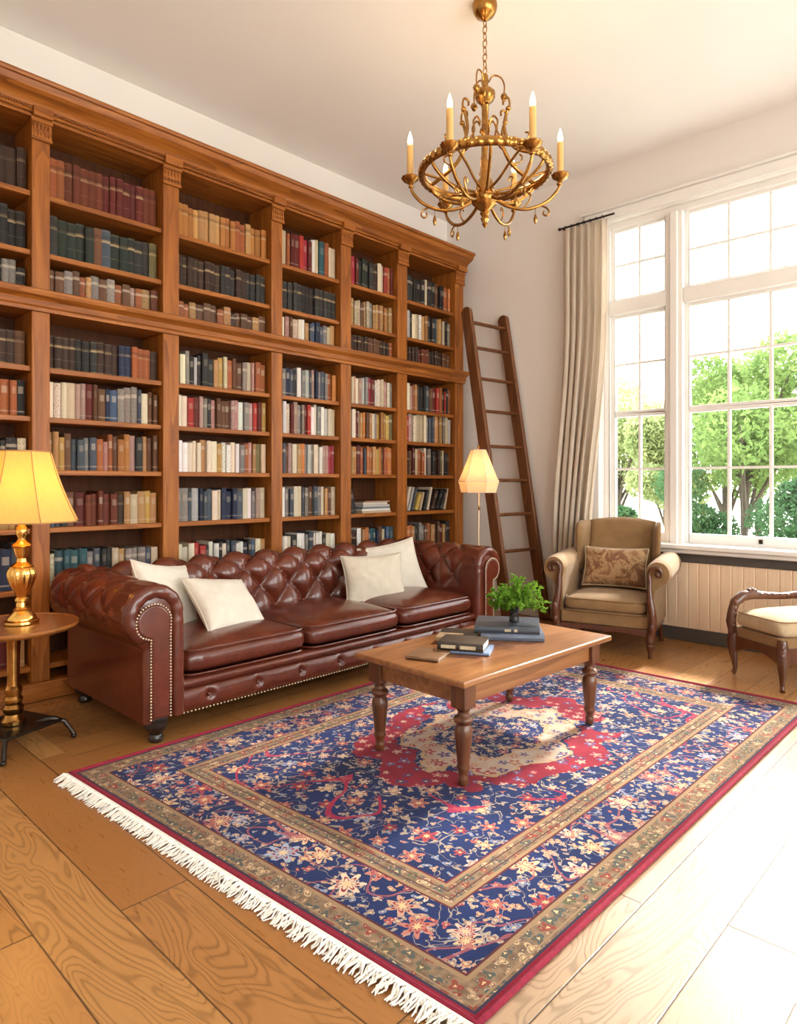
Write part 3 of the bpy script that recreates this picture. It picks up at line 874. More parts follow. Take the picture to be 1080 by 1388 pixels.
# the loosely filled shelves: leaning books
def lean_row(b, s, x0, items, z):
    for i, (cn_, dx, t, h, tilt) in enumerate(items):
        books.append(dict(b=b, s=s, i=i, x=x0+dx, y=YB+.055, z=z, t=t, h=h, d=.165, st='cloth', c=COL[cn_]+(.4,), cn=cn_, tilt=radians(tilt)))
lean_row(4, 6, BAYS[4][0], [('slate blue', .030, .034, .20, 0), ('charcoal', .085, .05, .195, -12)], SHELF[6])
L6 = [('cream', .045, .030, .22, 16), ('pale grey', .085, .030, .22, 17), ('slate blue', .125, .026, .215, 18), ('yellow', .185, .040, .155, 22), ('beige', .235, .028, .17, 17),
      ('charcoal', .300, .030, .19, 14), ('cream', .340, .026, .215, 15), ('dark brown', .410, .045, .18, 20), ('black', .470, .040, .19, 24), ('charcoal', .525, .032, .20, 24), ('beige', .580, .026, .20, 14)]
lean_row(5, 6, BAYS[5][0], L6, SHELF[6])
def area(k):
    px, py, d = proj((k['x'], k['y'], k['z']+k['h']/2))
    if px < -8: return 0
    a = k['t']*k['h']*(909/d)**2
    if k['s'] == 2: a *= .6
    if k['s'] == 7 and k['b'] > 0: a *= .55
    if k['s'] in (5, 6) and px < 106 and 612 < py < 712: a *= .15
    if px < 4: a *= .4
    return a
books = [k for k in books if area(k) > 0]
order = sorted(range(len(books)), key=lambda j: -area(books[j]))
solo = set(order[:296])
cnt = {}
for k in sorted(books, key=lambda k: k['x']):
    cnt.setdefault((k['b'], k['s']), 0); k['n'] = cnt[(k['b'], k['s'])]; cnt[(k['b'], k['s'])] += 1
MI = {'leather': 1, 'cloth': 2, 'worn': 3}
STY = {'leather': 'leather', 'cloth': 'cloth', 'worn': 'worn'}
massed = MB(); massed.uv = []; massed.col = []
for j, k in enumerate(books):
    lift = abs(sin(k['tilt']))*k['t']/2
    R = Matrix.Rotation(k['tilt'], 4, 'Y')
    if j in solo:
        mb = MB(); mb.uv = []; mb.col = []
        book_geo(mb, k['t'], k['h'], k['d'], MI[k['st']], k['c'], Matrix.Identity(4))
        o = mb.build('book', BOOKM, smooth=50, weld=False)
        o.location = (k['x'], k['y'], k['z'] + lift + .0005); o.rotation_euler = (0, k['tilt'], 0)
        tag(o, '%s%s %s book, %s from left, %s of %s' % ('leaning ' if k['tilt'] else '', k['cn'], STY[k['st']], ORD[k['n']], SHN[k['s']], BAYN[k['b']]), 'book',
            'books on the %s of the %s' % (SHN[k['s']], BAYN[k['b']].split(',')[0]))
    else:
        book_geo(massed, k['t'], k['h'], k['d'], MI[k['st']], k['c'], Matrix.Translation((k['x'], k['y'], k['z']+lift+.0005)) @ R)
tag(massed.build('shelved_book_mass', BOOKM, smooth=50, weld=False), 'smaller books filling the remaining places on the far bookcase shelves', 'books', kind='stuff')
# flat stack of papers and magazines in the fifth bay
z = SHELF[6]
for i, (cn_, lb, t) in enumerate((('ochre', 'yellow-edged magazine at the bottom of the flat stack', .016), ('white', 'white magazine second from bottom of the flat stack', .018),
        ('slate blue', 'slate blue magazine in the middle of the flat stack', .014), ('pale grey', 'pale grey magazine third from top of the flat stack', .018), ('cream', 'cream magazine second from top of the flat stack', .02), ('rust', 'rust-covered magazine on top of the flat stack', .012))):
    mb = MB(); mb.uv = []; mb.col = []
    wv = .34 - .012*i + rng.uniform(-.012, .012)
    mb.box(-wv/2, wv/2, 0, .2, 0, t, 0); mb.box(-wv/2-.002, wv/2+.002, -.003, .203, t-.004, t, 2); mb.box(-wv/2-.002, wv/2+.002, -.003, .203, 0, .003, 2)
    for p in mb.v: mb.uv.append((.02, .5)); mb.col.append(COL[cn_])
    o = mb.build('magazine', [plain('magazine_paper', tuple(.5*(q+.6) for q in COL[cn_]), .7), bk_leather, bk_cloth, bk_worn], smooth=0)
    o.location = (BAYS[4][0]+.335+rng.uniform(-.008, .008), YB+.045+rng.uniform(0, .015), z+.0005); o.rotation_euler = (0, 0, rng.uniform(-.03, .03))
    tag(o, lb + ' on the seventh shelf', 'magazine', 'magazines stacked flat in the fifth bay')
    z += t + .001

# ================================================================== RUG
RC = [(1.185, .895), (4.10, .875), (4.075, 2.875), (1.055, 2.875)]   # corners: near right, far right, far left, near left
def rugp(u, v):
    a = Vector(RC[0]).lerp(Vector(RC[1]), u); b = Vector(RC[3]).lerp(Vector(RC[2]), u)
    return a.lerp(b, v)
rg = MB(); rg.uv = []
NU, NV = 61, 41
RZ = .011
def rf(u, v):
    p = rugp(u, v); rg.uv.append((u, v))
    return (p.x, p.y, RZ + .0015*nz(p.x, p.y, 0, 3))
rg.grid(rf, NU, NV)
k = len(rg.v)
edge = [(i/(NU-1), 0) for i in range(NU)] + [(1, j/(NV-1)) for j in range(1, NV)] + [(i/(NU-1), 1) for i in range(NU-2, -1, -1)] + [(0, j/(NV-1)) for j in range(NV-2, 0, -1)]
for u, v in edge:
    p = rugp(u, v); rg.v += [(p.x, p.y, RZ), (p.x, p.y, .001)]; rg.uv += [(u, v), (u, v)]
n = len(edge)
for i in range(n):
    j = (i+1) % n; rg.f.append((k+2*i, k+2*i+1, k+2*j+1, k+2*j)); rg.m.append(0)
rug = tag(rg.build('rug', rug_m, smooth=60, weld=False), 'navy and crimson floral Persian rug with white fringe on the floorboards', 'rug')
bd = MB()
ep = [rugp(u, v) for u, v in edge]
bd.tube([(p.x, p.y, .0095) for p in ep], .0085, 8, closed=True)
tag(bd.build('binding', rug_red, rug), 'crimson corded edge')
rr = random.Random(3)
for u_side, sgn in ((0, -1), (1, 1)):
    fr = MB()
    if u_side == 0:
        a, b = rugp(0, 0), rugp(0, 1)
        base = [a.lerp(b, q/40) for q in range(41)]
        fr.tube([(p.x-.012, p.y, .008) for p in base], .0075, 6)
        for i in range(430):
            p = a.lerp(b, i/429)
            L = rr.uniform(.045, .068)
            sx = rr.gauss(0, .010); bow = rr.gauss(0, .006)
            fr.tube([(p.x-.010, p.y, .010), (p.x-.010-L*.35, p.y+sx*.3+bow, .013+rr.uniform(0,.004)), (p.x-.010-L*.7, p.y+sx*.7-bow, .008), (p.x-.010-L, p.y+sx, .004)],
                    [.0034, .0034, .003, .002], 4)
        fr.build('fringe', fringe_m, rug, weld=False)

# ================================================================== CHESTERFIELD SOFA
nail_m = plain('pale_nail_heads', (.72, .58, .42), .3, metal=1, var=.1)
SX, SY = 2.735, 3.40
sofa = thing('chesterfield_sofa', 'oxblood leather chesterfield sofa with deep buttoned back in front of the bookcase', 'sofa', (SX, SY, 0))
SO = sofa.location
YF, YR = 2.93, 3.875
TA, TB = .235, .265
def tuft(s, t):
    p = s/TA + t/TB; q = s/TA - t/TB
    return (abs(sin(pi*p))*abs(sin(pi*q)))**.42
def smoothstep(a, b, x):
    x = max(0, min(1, (x-a)/(b-a))); return x*x*(3-2*x)
def poly_sample(pts, n):
    L = [0]
    for a, b in zip(pts, pts[1:]): L.append(L[-1] + sqrt((b[0]-a[0])**2+(b[1]-a[1])**2))
    out = []; k = 0
    for i in range(n):
        d = L[-1]*i/(n-1)
        while k < len(L)-2 and L[k+1] < d: k += 1
        f = (d-L[k])/max(1e-9, L[k+1]-L[k])
        a, b = pts[k], pts[k+1]
        tx, ty = b[0]-a[0], b[1]-a[1]; m = sqrt(tx*tx+ty*ty) or 1
        out.append((a[0]+tx*f, a[1]+ty*f, ty/m, -tx/m, d))
    # smooth normals
    res = []
    for i in range(n):
        w = out[max(0,i-2):i+3]
        nx = sum(q[2] for q in w); ny = sum(q[3] for q in w); m = sqrt(nx*nx+ny*ny) or 1
        res.append((out[i][0], out[i][1], nx/m, ny/m, out[i][4]))
    return res, L[-1]
ROLL = .145; RZC = .592
def roll_profile(xin, cx, xout, sgn):
    """section of an arm or of the back, from inner foot over the roll to the outer foot. sgn=+1: inner side at larger value"""
    pts = [(xin, .255), (xin, .40), (cx+sgn*ROLL, RZC)]
    for k in range(1, 33):
        a = radians(0 + 236*k/32)
        pts.append((cx + sgn*ROLL*cos(a), RZC + ROLL*sin(a)))
    pts += [(xout, .44), (xout, .28), (xout, .10)]
    return pts
def arm(mirror):
    sg = -1 if mirror else 1
    base = SX
    cx, xin, xout = (1.450, 1.597, 1.400)
    prof, L = poly_sample(roll_profile(xin, cx, xout, 1), 110)
    # outward normals: profile runs anticlockwise seen from the front
    NYS = 96
    def X(x): return x if not mirror else 2*SX - x
    mb = MB()
    rows = []
    for j in range(NYS):
        v = j/(NYS-1)
        y = YF + .0 + (YR-YF)*v
        # rounded front and rear edge
        ed = min(y-YF, YR-y); ins = 0
        if ed < .028: ins = .028 - sqrt(max(0, .028**2 - (.028-ed)**2))
        for (x, z, nx, nzv, d) in prof:
            s = y - YF; t = d
            mk = smoothstep(.12, .22, s)*smoothstep(.16, .24, d)*(1-smoothstep(L-.56, L-.42, d))
            bulge = (tuft(s, t)-.62)*(.022 if not mirror else .036)*mk
            gather = 0
            if s < .16:                                     # gathered leather round the scroll
                rollm = smoothstep(.30, .40, d)*(1-smoothstep(L-.46, L-.36, d))
                gather = .004*sin(d*95)*rollm*smoothstep(.01, .05, s)*(1-smoothstep(.07, .16, s))
            o_ = bulge + gather - ins
            mb.v.append((X(x + nx*o_), y, z + nzv*o_))
    NP = len(prof)
    for j in range(NYS-1):
        for i in range(NP-1):
            mb.f.append((j*NP+i, j*NP+i+1, (j+1)*NP+i+1, (j+1)*NP+i)); mb.m.append(0)
    for j in (0, NYS-1):
        mb.f.append(tuple(j*NP+i for i in range(NP))); mb.m.append(0)
    for i in (0, NP-1): pass
    mb.box(X(xin-.01) if mirror else X(xout+.01), X(xout+.01) if mirror else X(xin-.01), YF+.03, YR-.03, .10, .24)
    o = mb.build('arm', leather, sofa, off=SO, smooth=60)
    # buttons of the arm
    for a in range(-2, 14):
        for b in range(-2, 14):
            s = (a+b)/2*TA; t = (a-b)/2*TB
            if .2 < s < YR-YF-.06 and .22 < t < L-.50:
                q = min(prof, key=lambda r: abs(r[4]-t))
                bt = MB(); bt.ball((X(q[0]-q[2]*.014), YF+s, q[1]-q[3]*.014), .010, .010, .010, 8, 6); bt.build('button', leather, o, off=SO)
    rl = [(xin-.034, .118), (xin-.034, .30), (xin-.036, .50)] + [(cx+(ROLL-.035)*cos(radians(236*k/28)), RZC+(ROLL-.035)*sin(radians(236*k/28))) for k in range(29)]
    rs_, _l = poly_sample(rl, 90)
    mb = MB(); mb.tube([(X(q[0]), YF+.016, q[1]) for q in rs_], [.034 + .0013*sin(q[4]*105)*smoothstep(.38, .46, q[4]) for q in rs_], 16)
    mb.ball((X(rs_[-1][0]), YF+.016, rs_[-1][1]), .033, .033, .033, 14, 10); mb.ball((X(rs_[0][0]), YF+.016, rs_[0][1]), .034, .034, .016, 14, 8)
    mb.build('arm_front_roll', leather, sofa, off=SO, smooth=80)
    # scroll facing with nail heads
    fx, fz_, fr = 1.434, .566, .079
    xl, xr = 1.424, 1.510
    out = [(xr, .125), (xr, .50)]
    k0 = atan2(.0, 1)
    for k in range(25):
        a = radians(-5 + 232*k/24)
        out.append((fx + fr*cos(a)*(1.0), fz_ + fr*sin(a)))
    out += [(xl, .49), (xl, .125)]
    out2 = [(X(p), q) for p, q in out]
    fc = MB(); fc.prism(out2, 'y', YF-.024, YF+.02)
    fo = fc.build('arm_facing', leather, sofa, bevel=.009, seg=3, off=SO, smooth=50)
    nl = MB()
    smp, LL = poly_sample(out, int(1.6/.019))
    for q in smp:
        nl.ball((X(q[0]-q[2]*-.0045), YF-.021, q[1]+q[3]*.0045), .0052, .0045, .0052, 8, 5)
    tag(nl.build('nailhead_trim', nail_m, fo, off=SO), 'row of small brass nail heads')
arm(False); arm(True)
# back
bx0, bx1 = 1.43, 2*SX-1.43
def back():
    yin, cy, yout = 3.60, 3.742, 3.86
    pts = [(yin-.02, .25), (yin-.005, .40), (cy-ROLL+.004, RZC-.03)]
    for k in range(1, 33):
        a = radians(180 - 226*k/32)
        pts.append((cy + ROLL*cos(a), RZC + ROLL*sin(a)))
    pts += [(yout, .46), (yout, .10)]
    prof, L = poly_sample(pts, 100)
    NX = 330; NP = len(prof)
    mb = MB()
    for j in range(NX):
        x = bx0 + (bx1-bx0)*j/(NX-1)
        for (y, z, ny, nzv, d) in prof:
            mk = smoothstep(.06, .14, d)*(1-smoothstep(L-.66, L-.50, d))
            o_ = -(tuft(x-SX, d-.03)-.60)*.068*mk
            mb.v.append((x, y + ny*o_, z + nzv*o_))
    for j in range(NX-1):
        for i in range(NP-1):
            mb.f.append((j*NP+i, j*NP+i+1, (j+1)*NP+i+1, (j+1)*NP+i)); mb.m.append(0)
    for j in (0, NX-1): mb.f.append(tuple(j*NP+i for i in range(NP))); mb.m.append(0)
    o = mb.build('backrest', leather, sofa, off=SO, smooth=70)
    for a in range(-12, 16):
        for b in range(-16, 12):
            s = (a+b)/2*TA; t = (a-b)/2*TB + .03
            if bx0+.16 < s+SX < bx1-.16 and .1 < t < L-.56:
                q = min(prof, key=lambda r: abs(r[4]-t))
                bt = MB(); bt.ball((s+SX, q[0]+q[2]*.030, q[1]+q[3]*.030), .011, .011, .011, 8, 6); bt.build('button', leather, o, off=SO)
back()
# seat cushions
sx0, sx1 = 1.600, 2*SX-1.600
cw = (sx1-sx0)/3
for i in range(3):
    cxm = sx0 + cw*(i+.5); w2 = cw/2-.004; d2 = .355; cyy = 3.295
    mb = MB()
    def pw(v, e): return math.copysign(abs(v)**e, v)
    NA, NB = 120, 40
    for j in range(NB+1):
        ph = -pi/2 + pi*j/NB
        for k_ in range(NA):
            a = 2*pi*k_/NA
            c_ = pw(cos(ph), .42)
            X_ = w2*c_*pw(cos(a), .16); Y_ = d2*c_*pw(sin(a), .16); Z_ = .066*pw(sin(ph), .6)
            crown = (1-(X_/w2)**2)*(1-(Y_/d2)**2)
            if Z_ > 0: Z_ += .042*max(0, crown)**.6 + .004*nz(X_+i*3, Y_, 0, 7)
            if Y_ < -.27: Y_ -= .010*(1-(X_/w2)**2)*(1-abs(Z_)/.08 if abs(Z_) < .08 else 0) + .0035*sin(X_*85+3*nz(X_, i, 0, 6))*(.5+.5*nz(X_*6, i*3, 1))*(1-min(1, abs(Z_)/.066))
            mb.v.append((cxm+X_, cyy+Y_, .333+Z_))
    for j in range(NB):
        for k_ in range(NA):
            mb.f.append((j*NA+k_, j*NA+(k_+1) % NA, (j+1)*NA+(k_+1) % NA, (j+1)*NA+k_)); mb.m.append(0)
    o = mb.build('seat_cushion', leather, sofa, off=SO, smooth=80)
    pp = MB()
    for zz in (.333+.058, .333-.058):
        loop = []
        for k_ in range(96):
            a = 2*pi*k_/96
            loop.append((cxm + (w2-.006)*pw(cos(a), .2), cyy + (d2-.004)*pw(sin(a), .2), zz))
        pp.tube(loop, .0055, 6, closed=True)
    pp.build('piping', leather, o, off=SO)
# seat base: platform, front border with gathered buttons, rear
mb = MB(); mb.box(1.55, 2*SX-1.55, 2.97, 3.84, .11, .262); mb.build('seat_platform', leather, sofa, bevel=.02, off=SO)
mb = MB()
mb.grid(lambda u, v: (sx0-.01+(sx1-sx0+.02)*u, 2.972-.032*abs(sin(pi*min(1,max(0,v))))**.5, .212+.052*v), 40, 12)
mb.build('front_border', leather, sofa, off=SO, smooth=80)
nbut = 8
def frf(u, v):
    x = sx0-.01+(sx1-sx0+.02)*u
    p = (x-sx0)/(sx1-sx0)*nbut - .5
    dd = abs(p-round(p))*(sx1-sx0)/nbut
    inx = 0 <= round(p) < nbut
    dv = (v-.55)*.118
    dimple = .024*math.exp(-(dd**2+dv**2)/(2*.017**2)) if inx else 0
    pleat = .010*math.exp(-(dd/.010)**2)*(1 if inx else 0)*(abs(v-.5)*1.2)
    return (x, 2.975 - .036*abs(sin(pi*v))**.4 + dimple + pleat, .098+.118*v)
mb = MB(); mb.grid(frf, 300, 18); fo = mb.build('front_rail', leather, sofa, off=SO, smooth=80)
for i in range(nbut):
    mb = MB(); mb.ball((sx0+(sx1-sx0)*(i+.5)/nbut, 2.957, .163), .010, .008, .010, 10, 6); mb.build('button', leather, fo, off=SO)
mb = MB(); x = sx0
while x < sx1:
    mb.ball((x, 2.944, .106), .005, .004, .005, 8, 5); x += .020
tag(mb.build('nailhead_trim', nail_m, fo, off=SO), 'row of small brass nail heads')
for x in (1.475, 2*SX-1.475):
    for y in (2.975, 3.80):
        mb = MB(); mb.lathe([(.030,.0),(.034,.004),(.036,.02),(.028,.035),(.034,.045),(.050,.062),(.056,.080),(.052,.092),(.055,.104)], (x, y, .0), 20)
        mb.build('foot', black_wood, sofa, off=SO)

# ================================================================== SCATTER CUSHIONS
def cushion(name, label, c, nrm, up, w, h, t, mat, seed, group=None, fringe=None, cat='cushion', pinch=.09):
    n_ = Vector(nrm).normalized(); r_ = Vector(up).cross(n_).normalized(); u_ = n_.cross(r_)
    M = Matrix((r_, u_, n_)).transposed().to_4x4()
    mb = MB(); N = 34
    def side(sgn):
        def fn(a, b):
            u, v = 2*a-1, 2*b-1
            x = u*w/2*(1-pinch*(1-v*v)); y = v*h/2*(1-pinch*(1-u*u))
            th = t/2*max(0, (1-u*u)*(1-v*v))**.42
            wr = .010*nz(u*1.6+seed, v*1.6, seed*.7)*min(1, th/(t*.25)) + .004*nz(u*4, v*4+seed, 1)*min(1, th/(t*.25))
            # gathers at the corners
            cr = sin(atan2(1-abs(v)+.05, 1-abs(u)+.05)*26)*.0035*math.exp(-((1-abs(u))**2+(1-abs(v))**2)/.09)
            return M @ Vector((x, y, sgn*(th + (wr+cr)*(1 if th > 0 else 0))))
        return fn
    mb.grid(side(1), N, N); mb.grid(side(-1), N, N)
    o = mb.build(name, mat, smooth=180)
    o.location = c
    tag(o, label, cat, group)
    e = MB(); pts = []
    for k_ in range(96):
        q = k_/96*4; s_ = int(q); f = q-s_; f = 2*f-1
        u, v = [(f,-1),(1,f),(-f,1),(-1,-f)][s_]
        pts.append(M @ Vector((u*w/2*(1-pinch*(1-v*v)), v*h/2*(1-pinch*(1-u*u)), 0)))
    e.tube(pts, .004 if not fringe else .006, 6, closed=True)
    e.build('piping', fringe or mat, o)
    return o
G = 'linen cushions on the sofa'
cushion('cushion', 'cream cushion leaning against the rolled sofa arm beside the lamp, mostly hidden', (1.775, 3.45, .565), (.45, -.80, .36), (.16, .1, 1), .47, .42, .15, linen_b, 1.3, G)
cushion('cushion', 'cream cushion slouched low in front of another at the lamp end of sofa', (2.05, 3.30, .520), (.24, -.66, .70), (.02, .50, .8), .46, .38, .14, linen_b, 4.1, G)
cushion('cushion', 'beige linen cushion standing in front at the ladder end of the sofa', (3.27, 3.36, .512), (-.38, -.90, .25), (.05, .2, 1), .46, .39, .14, linen, 7.7, G)
cushion('cushion', 'taller ivory cushion behind the beige one at the ladder end of the sofa', (3.60, 3.50, .548), (-.36, -.86, .34), (-.06, .3, 1), .47, .43, .13, linen_b, 9.2, G)

# ================================================================== COFFEE TABLE
ct = thing('coffee_table', 'rectangular wooden coffee table with turned legs standing on the Persian rug', 'table', (2.574, 1.868, RZ+.002), radians(-2))
tw, td, th = 1.13, .635, .434
mb = MB(); mb.box(-tw/2, tw/2, -td/2, td/2, th-.026, th); mb.build('tabletop', table_x, ct, bevel=.007, seg=3)
ix, iy = tw/2-.085, td/2-.075
mb = MB()
mb.box(-ix, ix, -iy-.018, -iy+.012, th-.115, th-.026); mb.build('apron', table_x, ct, bevel=.003)
mb = MB(); mb.box(-ix, ix, iy-.012, iy+.018, th-.115, th-.026); mb.build('apron', table_x, ct, bevel=.003)
for sx in (-1, 1):
    mb = MB(); mb.box(sx*ix-.015+sx*.003, sx*ix+.015+sx*.003, -iy, iy, th-.115, th-.026); mb.build('apron', table_x, ct, bevel=.003)
legp = [(.017,0),(.020,.004),(.021,.03),(.018,.036),(.019,.05),(.026,.062),(.028,.072),(.024,.082),(.025,.09),(.034,.18),(.0365,.205),(.034,.225),(.026,.24),(.036,.248),(.040,.258),(.036,.268),(.024,.276),(.022,.290),(.030,.300),(.033,.306)]
for sx in (-1, 1):
    for sy in (-1, 1):
        mb = MB(); x, y = sx*ix, sy*iy
        mb.lathe(legp, (x, y, 0), 24)
        mb.box(x-.036, x+.036, y-.036, y+.036, .305, th-.026)
        mb.build('leg', table_z, ct, bevel=.003)

# books, plant on the coffee table
TZ = RZ + .002 + th + .0008
def table_book(label, loc, rz, w, d, h, cover, pages=None, group=None, label_m=None):
    b = thing('book', label, 'book', loc, rz, group)
    mb = MB(); c = .004
    mb.box(-w/2, w/2, -d/2, d/2, 0, c); mb.box(-w/2, w/2, -d/2, d/2, h-c, h)
    sp = [(-d/2+.002, 0), (-d/2+.002, h), (-d/2-.004, h*.92), (-d/2-.009, h*.5), (-d/2-.004, h*.08)]
    mb.prism([(p, q) for p, q in sp], 'x', -w/2, w/2)
    mb.build('cover', cover, b, bevel=.0012)
    p = MB(); p.box(-w/2+.005, w/2-.005, -d/2+.002, d/2-.006, c, h-c); p.build('page_block', pages or page_m, b, smooth=0)
    if label_m:
        q = MB()
        for (xa, xb) in label_m[1]: q.box(xa, xb, -d/2-.0100, -d/2-.0060, h*.30, h*.70)
        q.build('spine_label', label_m[0], b)
    return b
grey_cover = plain('blue_grey_cloth_cover', (.10, .12, .17), .45, var=.15, vscale=20)
grey_cover2 = plain('slate_cloth_cover', (.055, .065, .085), .4, var=.2, vscale=20)
tan_cover = plain('worn_tan_cover', (.30, .19, .10), .5, var=.3, vscale=14)
black_cover = plain('black_bound_cover', (.035, .026, .020), .35, var=.3, vscale=14)
blue_cover = plain('dusty_blue_cover', (.16, .21, .34), .5, var=.1)
label_cream = plain('cream_spine_label', (.50, .42, .28), .6, var=.3, vscale=60)
brown_cover = plain('brown_leather_cover', (.17, .085, .040), .4, var=.3, vscale=20)
pale_pages = plain('pale_blue_page_edges', (.55, .60, .68), .8, var=.08, vscale=60)
white_pages = plain('white_page_edges', (.74, .71, .66), .85, var=.06, vscale=60)
RA = radians(-76)
table_book('thin brown leather notebook lying flat at the left of the table books', (2.205, 1.925, TZ), radians(-70), .15, .17, .014, brown_cover)
g0 = 'books stacked at the near end of the coffee table'
table_book('thin dusty blue book under the black and tan book', (2.40, 1.855, TZ), radians(-62), .20, .15, .014, blue_cover, group=g0)
table_book('black bound book with tan top and cream spine labels on blue book', (2.385, 1.875, TZ+.0145), radians(-64), .205, .155, .036, black_cover, white_pages, g0, (label_cream, ((-.085, -.02), (.0, .07))))
table_book('small tan leaflet-thin book behind the black bound book', (2.475, 2.03, TZ), radians(-60), .12, .10, .030, tan_cover, group=g0)
g1 = 'large slate books under the potted plant'
table_book('large slate blue book at the bottom under the plant', (2.79, 1.90, TZ), radians(-52), .30, .27, .034, grey_cover, pale_pages, g1)
table_book('large dark grey book on top of the slate blue one, carrying the plant', (2.785, 1.915, TZ+.0345), radians(-57), .31, .26, .030, grey_cover2, pale_pages, g1, (label_cream, ((-.01, .02), (.035, .05))))
table_book('flat black book lying behind the large slate books', (2.585, 2.06, TZ), radians(-57), .18, .10, .03, black_cover, group=g1)
pt = thing('potted_plant', 'small leafy green plant in a black vase standing on the large grey books', 'plant', (2.80, 1.885, TZ+.0655))
mb = MB(); mb.lathe([(.022,0),(.025,.003),(.024,.02),(.021,.035),(.023,.055),(.030,.072),(.031,.076),(.027,.076),(.022,.066)], n=20); mb.build('pot', black_pot, pt)
mb = MB(); mb.lathe([(.0001,.066),(.022,.066),(.022,.063),(.0001,.063)], n=14); mb.build('potting_soil', soil, pt)
plant_leaf = leaf_mat('plant_leaf', (.085, .20, .018), (.22, .38, .05), .35)
prng = random.Random(21)
st = MB(); lf = MB()
for i in range(90):
    a = prng.uniform(0, 6.28); R_ = prng.uniform(.02, .15)*(1.12 if cos(a+.8) > 0 else .88); hh = prng.uniform(.0, .13)*(1.2 if cos(a+.8) > 0 else .85)*(1.25-R_*4)
    tip = Vector((R_*cos(a), R_*sin(a), .07+hh))
    mid = Vector((R_*.35*cos(a), R_*.35*sin(a), .07+hh*.65))
    pts = [Vector((.008*cos(a), .008*sin(a), .06)), mid, tip]
    st.tube(pts, [.0018, .0014, .0008], 5)
    for q in range(19):
        f = prng.uniform(.35, 1.05)
        p = pts[0].lerp(mid, min(1, f*2)) if f < .5 else mid.lerp(tip, min(1.05, (f-.5)*2))
        d = Vector((prng.gauss(0,1)+cos(a)*.6, prng.gauss(0,1)+sin(a)*.6, prng.gauss(.3,.8))).normalized()
        s_ = prng.uniform(.018, .030)
        t_ = d.cross(Vector((prng.gauss(0,1), prng.gauss(0,1), 1))).normalized()
        nn = d.cross(t_)
        lf.add([p, p+d*s_*.45+t_*s_*.34+nn*.002, p+d*s_*1.1, p+d*s_*.45-t_*s_*.34+nn*.002, p+d*s_*.5-nn*.003], [(0,1,4), (1,2,4), (2,3,4), (3,0,4)])
st.build('stems', plain('plant_stem', (.12, .16, .04), .6), pt)
lf.build('foliage', plant_leaf, pt, weld=False)

# ================================================================== SIDE TABLE AND LAMP
LX, LY = 1.0, 3.40
stb = thing('side_table', 'small round wooden pedestal table with brass column beside the sofa arm', 'side table', (LX, LY, 0))
mb = MB(); mb.lathe([(.0001,.522),(.20,.522),(.245,.526),(.266,.534),(.275,.543),(.276,.549),(.270,.556),(.258,.553),(.24,.553),(.0001,.553)], n=64); mb.build('tabletop', side_x, stb, smooth=30)
mb = MB()
mb.lathe([(.045,.10),(.052,.104),(.052,.118),(.040,.13),(.034,.145),(.042,.16),(.044,.175),(.034,.19),(.040,.205),(.040,.215),(.032,.228),(.036,.245),(.038,.26),(.0275,.275),(.026,.30),(.028,.42),(.031,.49),(.036,.50),(.05,.51),(.056,.523)], n=28)
tag(mb.build('column', brass, stb, smooth=30), 'turned brass column')
mb = MB(); mb.box(-.15, .15, -.15, .15, .085, .10, M=Matrix.Rotation(radians(20), 4, 'Z')); mb.build('base_platform', darkmetal, stb, bevel=.01)
for k in range(4):
    a = radians(20 + 45 + 90*k)
    pts = []; 
    for q in range(9):
        f = q/8; r = .09 + .16*f
        z = .085 - .01*f + .022*sin(pi*min(1, f*1.3)) if f < .7 else .085 - .075*((f-.7)/.3)**1.1 + .010
        pts.append((r*cos(a), r*sin(a), max(.011, z)))
    mb = MB(); mb.tube(pts, [.016,.016,.015,.014,.013,.012,.011,.010,.011], 8); mb.ball((pts[-1][0], pts[-1][1], .012), .014, .014, .012, 10, 6)
    mb.build('leg', darkmetal, stb)

def lamp_light(name, loc, e, col, r):
    d = bpy.data.lights.new(name, 'POINT'); d.energy = e; d.color = col; d.shadow_soft_size = r
    o = bpy.data.objects.new(name, d); C.objects.link(o); o.location = loc
    return o
def panel_shade(mb, prof, nside, n_per=6, sag=.03, closed_top=False):
    """faceted bell shade: profile of (r, z), nside panels slightly hollow between the ribs"""
    N = nside*n_per
    for (r, z) in prof:
        for k in range(N):
            a = 2*pi*k/N; f = (k % n_per)/n_per
            rr = r*(cos(pi/nside)/cos((f-.5)*2*pi/nside))*(1-sag*sin(pi*f)*0)
            mb.v.append((rr*cos(a), rr*sin(a), z))
    L = len(prof)
    for i in range(L-1):
        for k in range(N):
            mb.f.append((i*N+k, i*N+(k+1)%N, (i+1)*N+(k+1)%N, (i+1)*N+k)); mb.m.append(0)
tl = thing('table_lamp', 'ornate gilt table lamp with glowing yellow panelled shade on the round side table', 'lamp', (LX+.035, LY, .5535))
flute = lambda a, z: 1 + (.045*cos(14*a) if .15 < z < .262 else 0)
mb = MB()
mb.lathe([(.070,0),(.074,.004),(.073,.014),(.062,.020),(.060,.030),(.044,.050),(.034,.060),(.036,.068),(.024,.078),(.022,.098),(.030,.106),(.030,.114),(.023,.122),(.028,.14),(.046,.175),(.056,.205),(.060,.228),(.057,.246),(.048,.258),(.050,.264),(.040,.272),(.024,.284),(.020,.30),(.026,.312),(.030,.322),(.036,.345),(.038,.352),(.044,.358),(.040,.366),(.026,.374),(.017,.386),(.017,.40),(.024,.41),(.024,.44),(.016,.452),(.011,.47)], n=84, mod=flute)
mb.build('lamp_base', gold, tl, smooth=35)
mb = MB(); mb.tube([(.0, 0, .46), (0, 0, .50)], .012, 10); mb.ball((0, 0, .545), .026, .026, .034, 14, 10)
tag(mb.build('bulb', emit('lamp_bulb_glow', (1, .72, .36), 10), tl), 'glowing bulb')
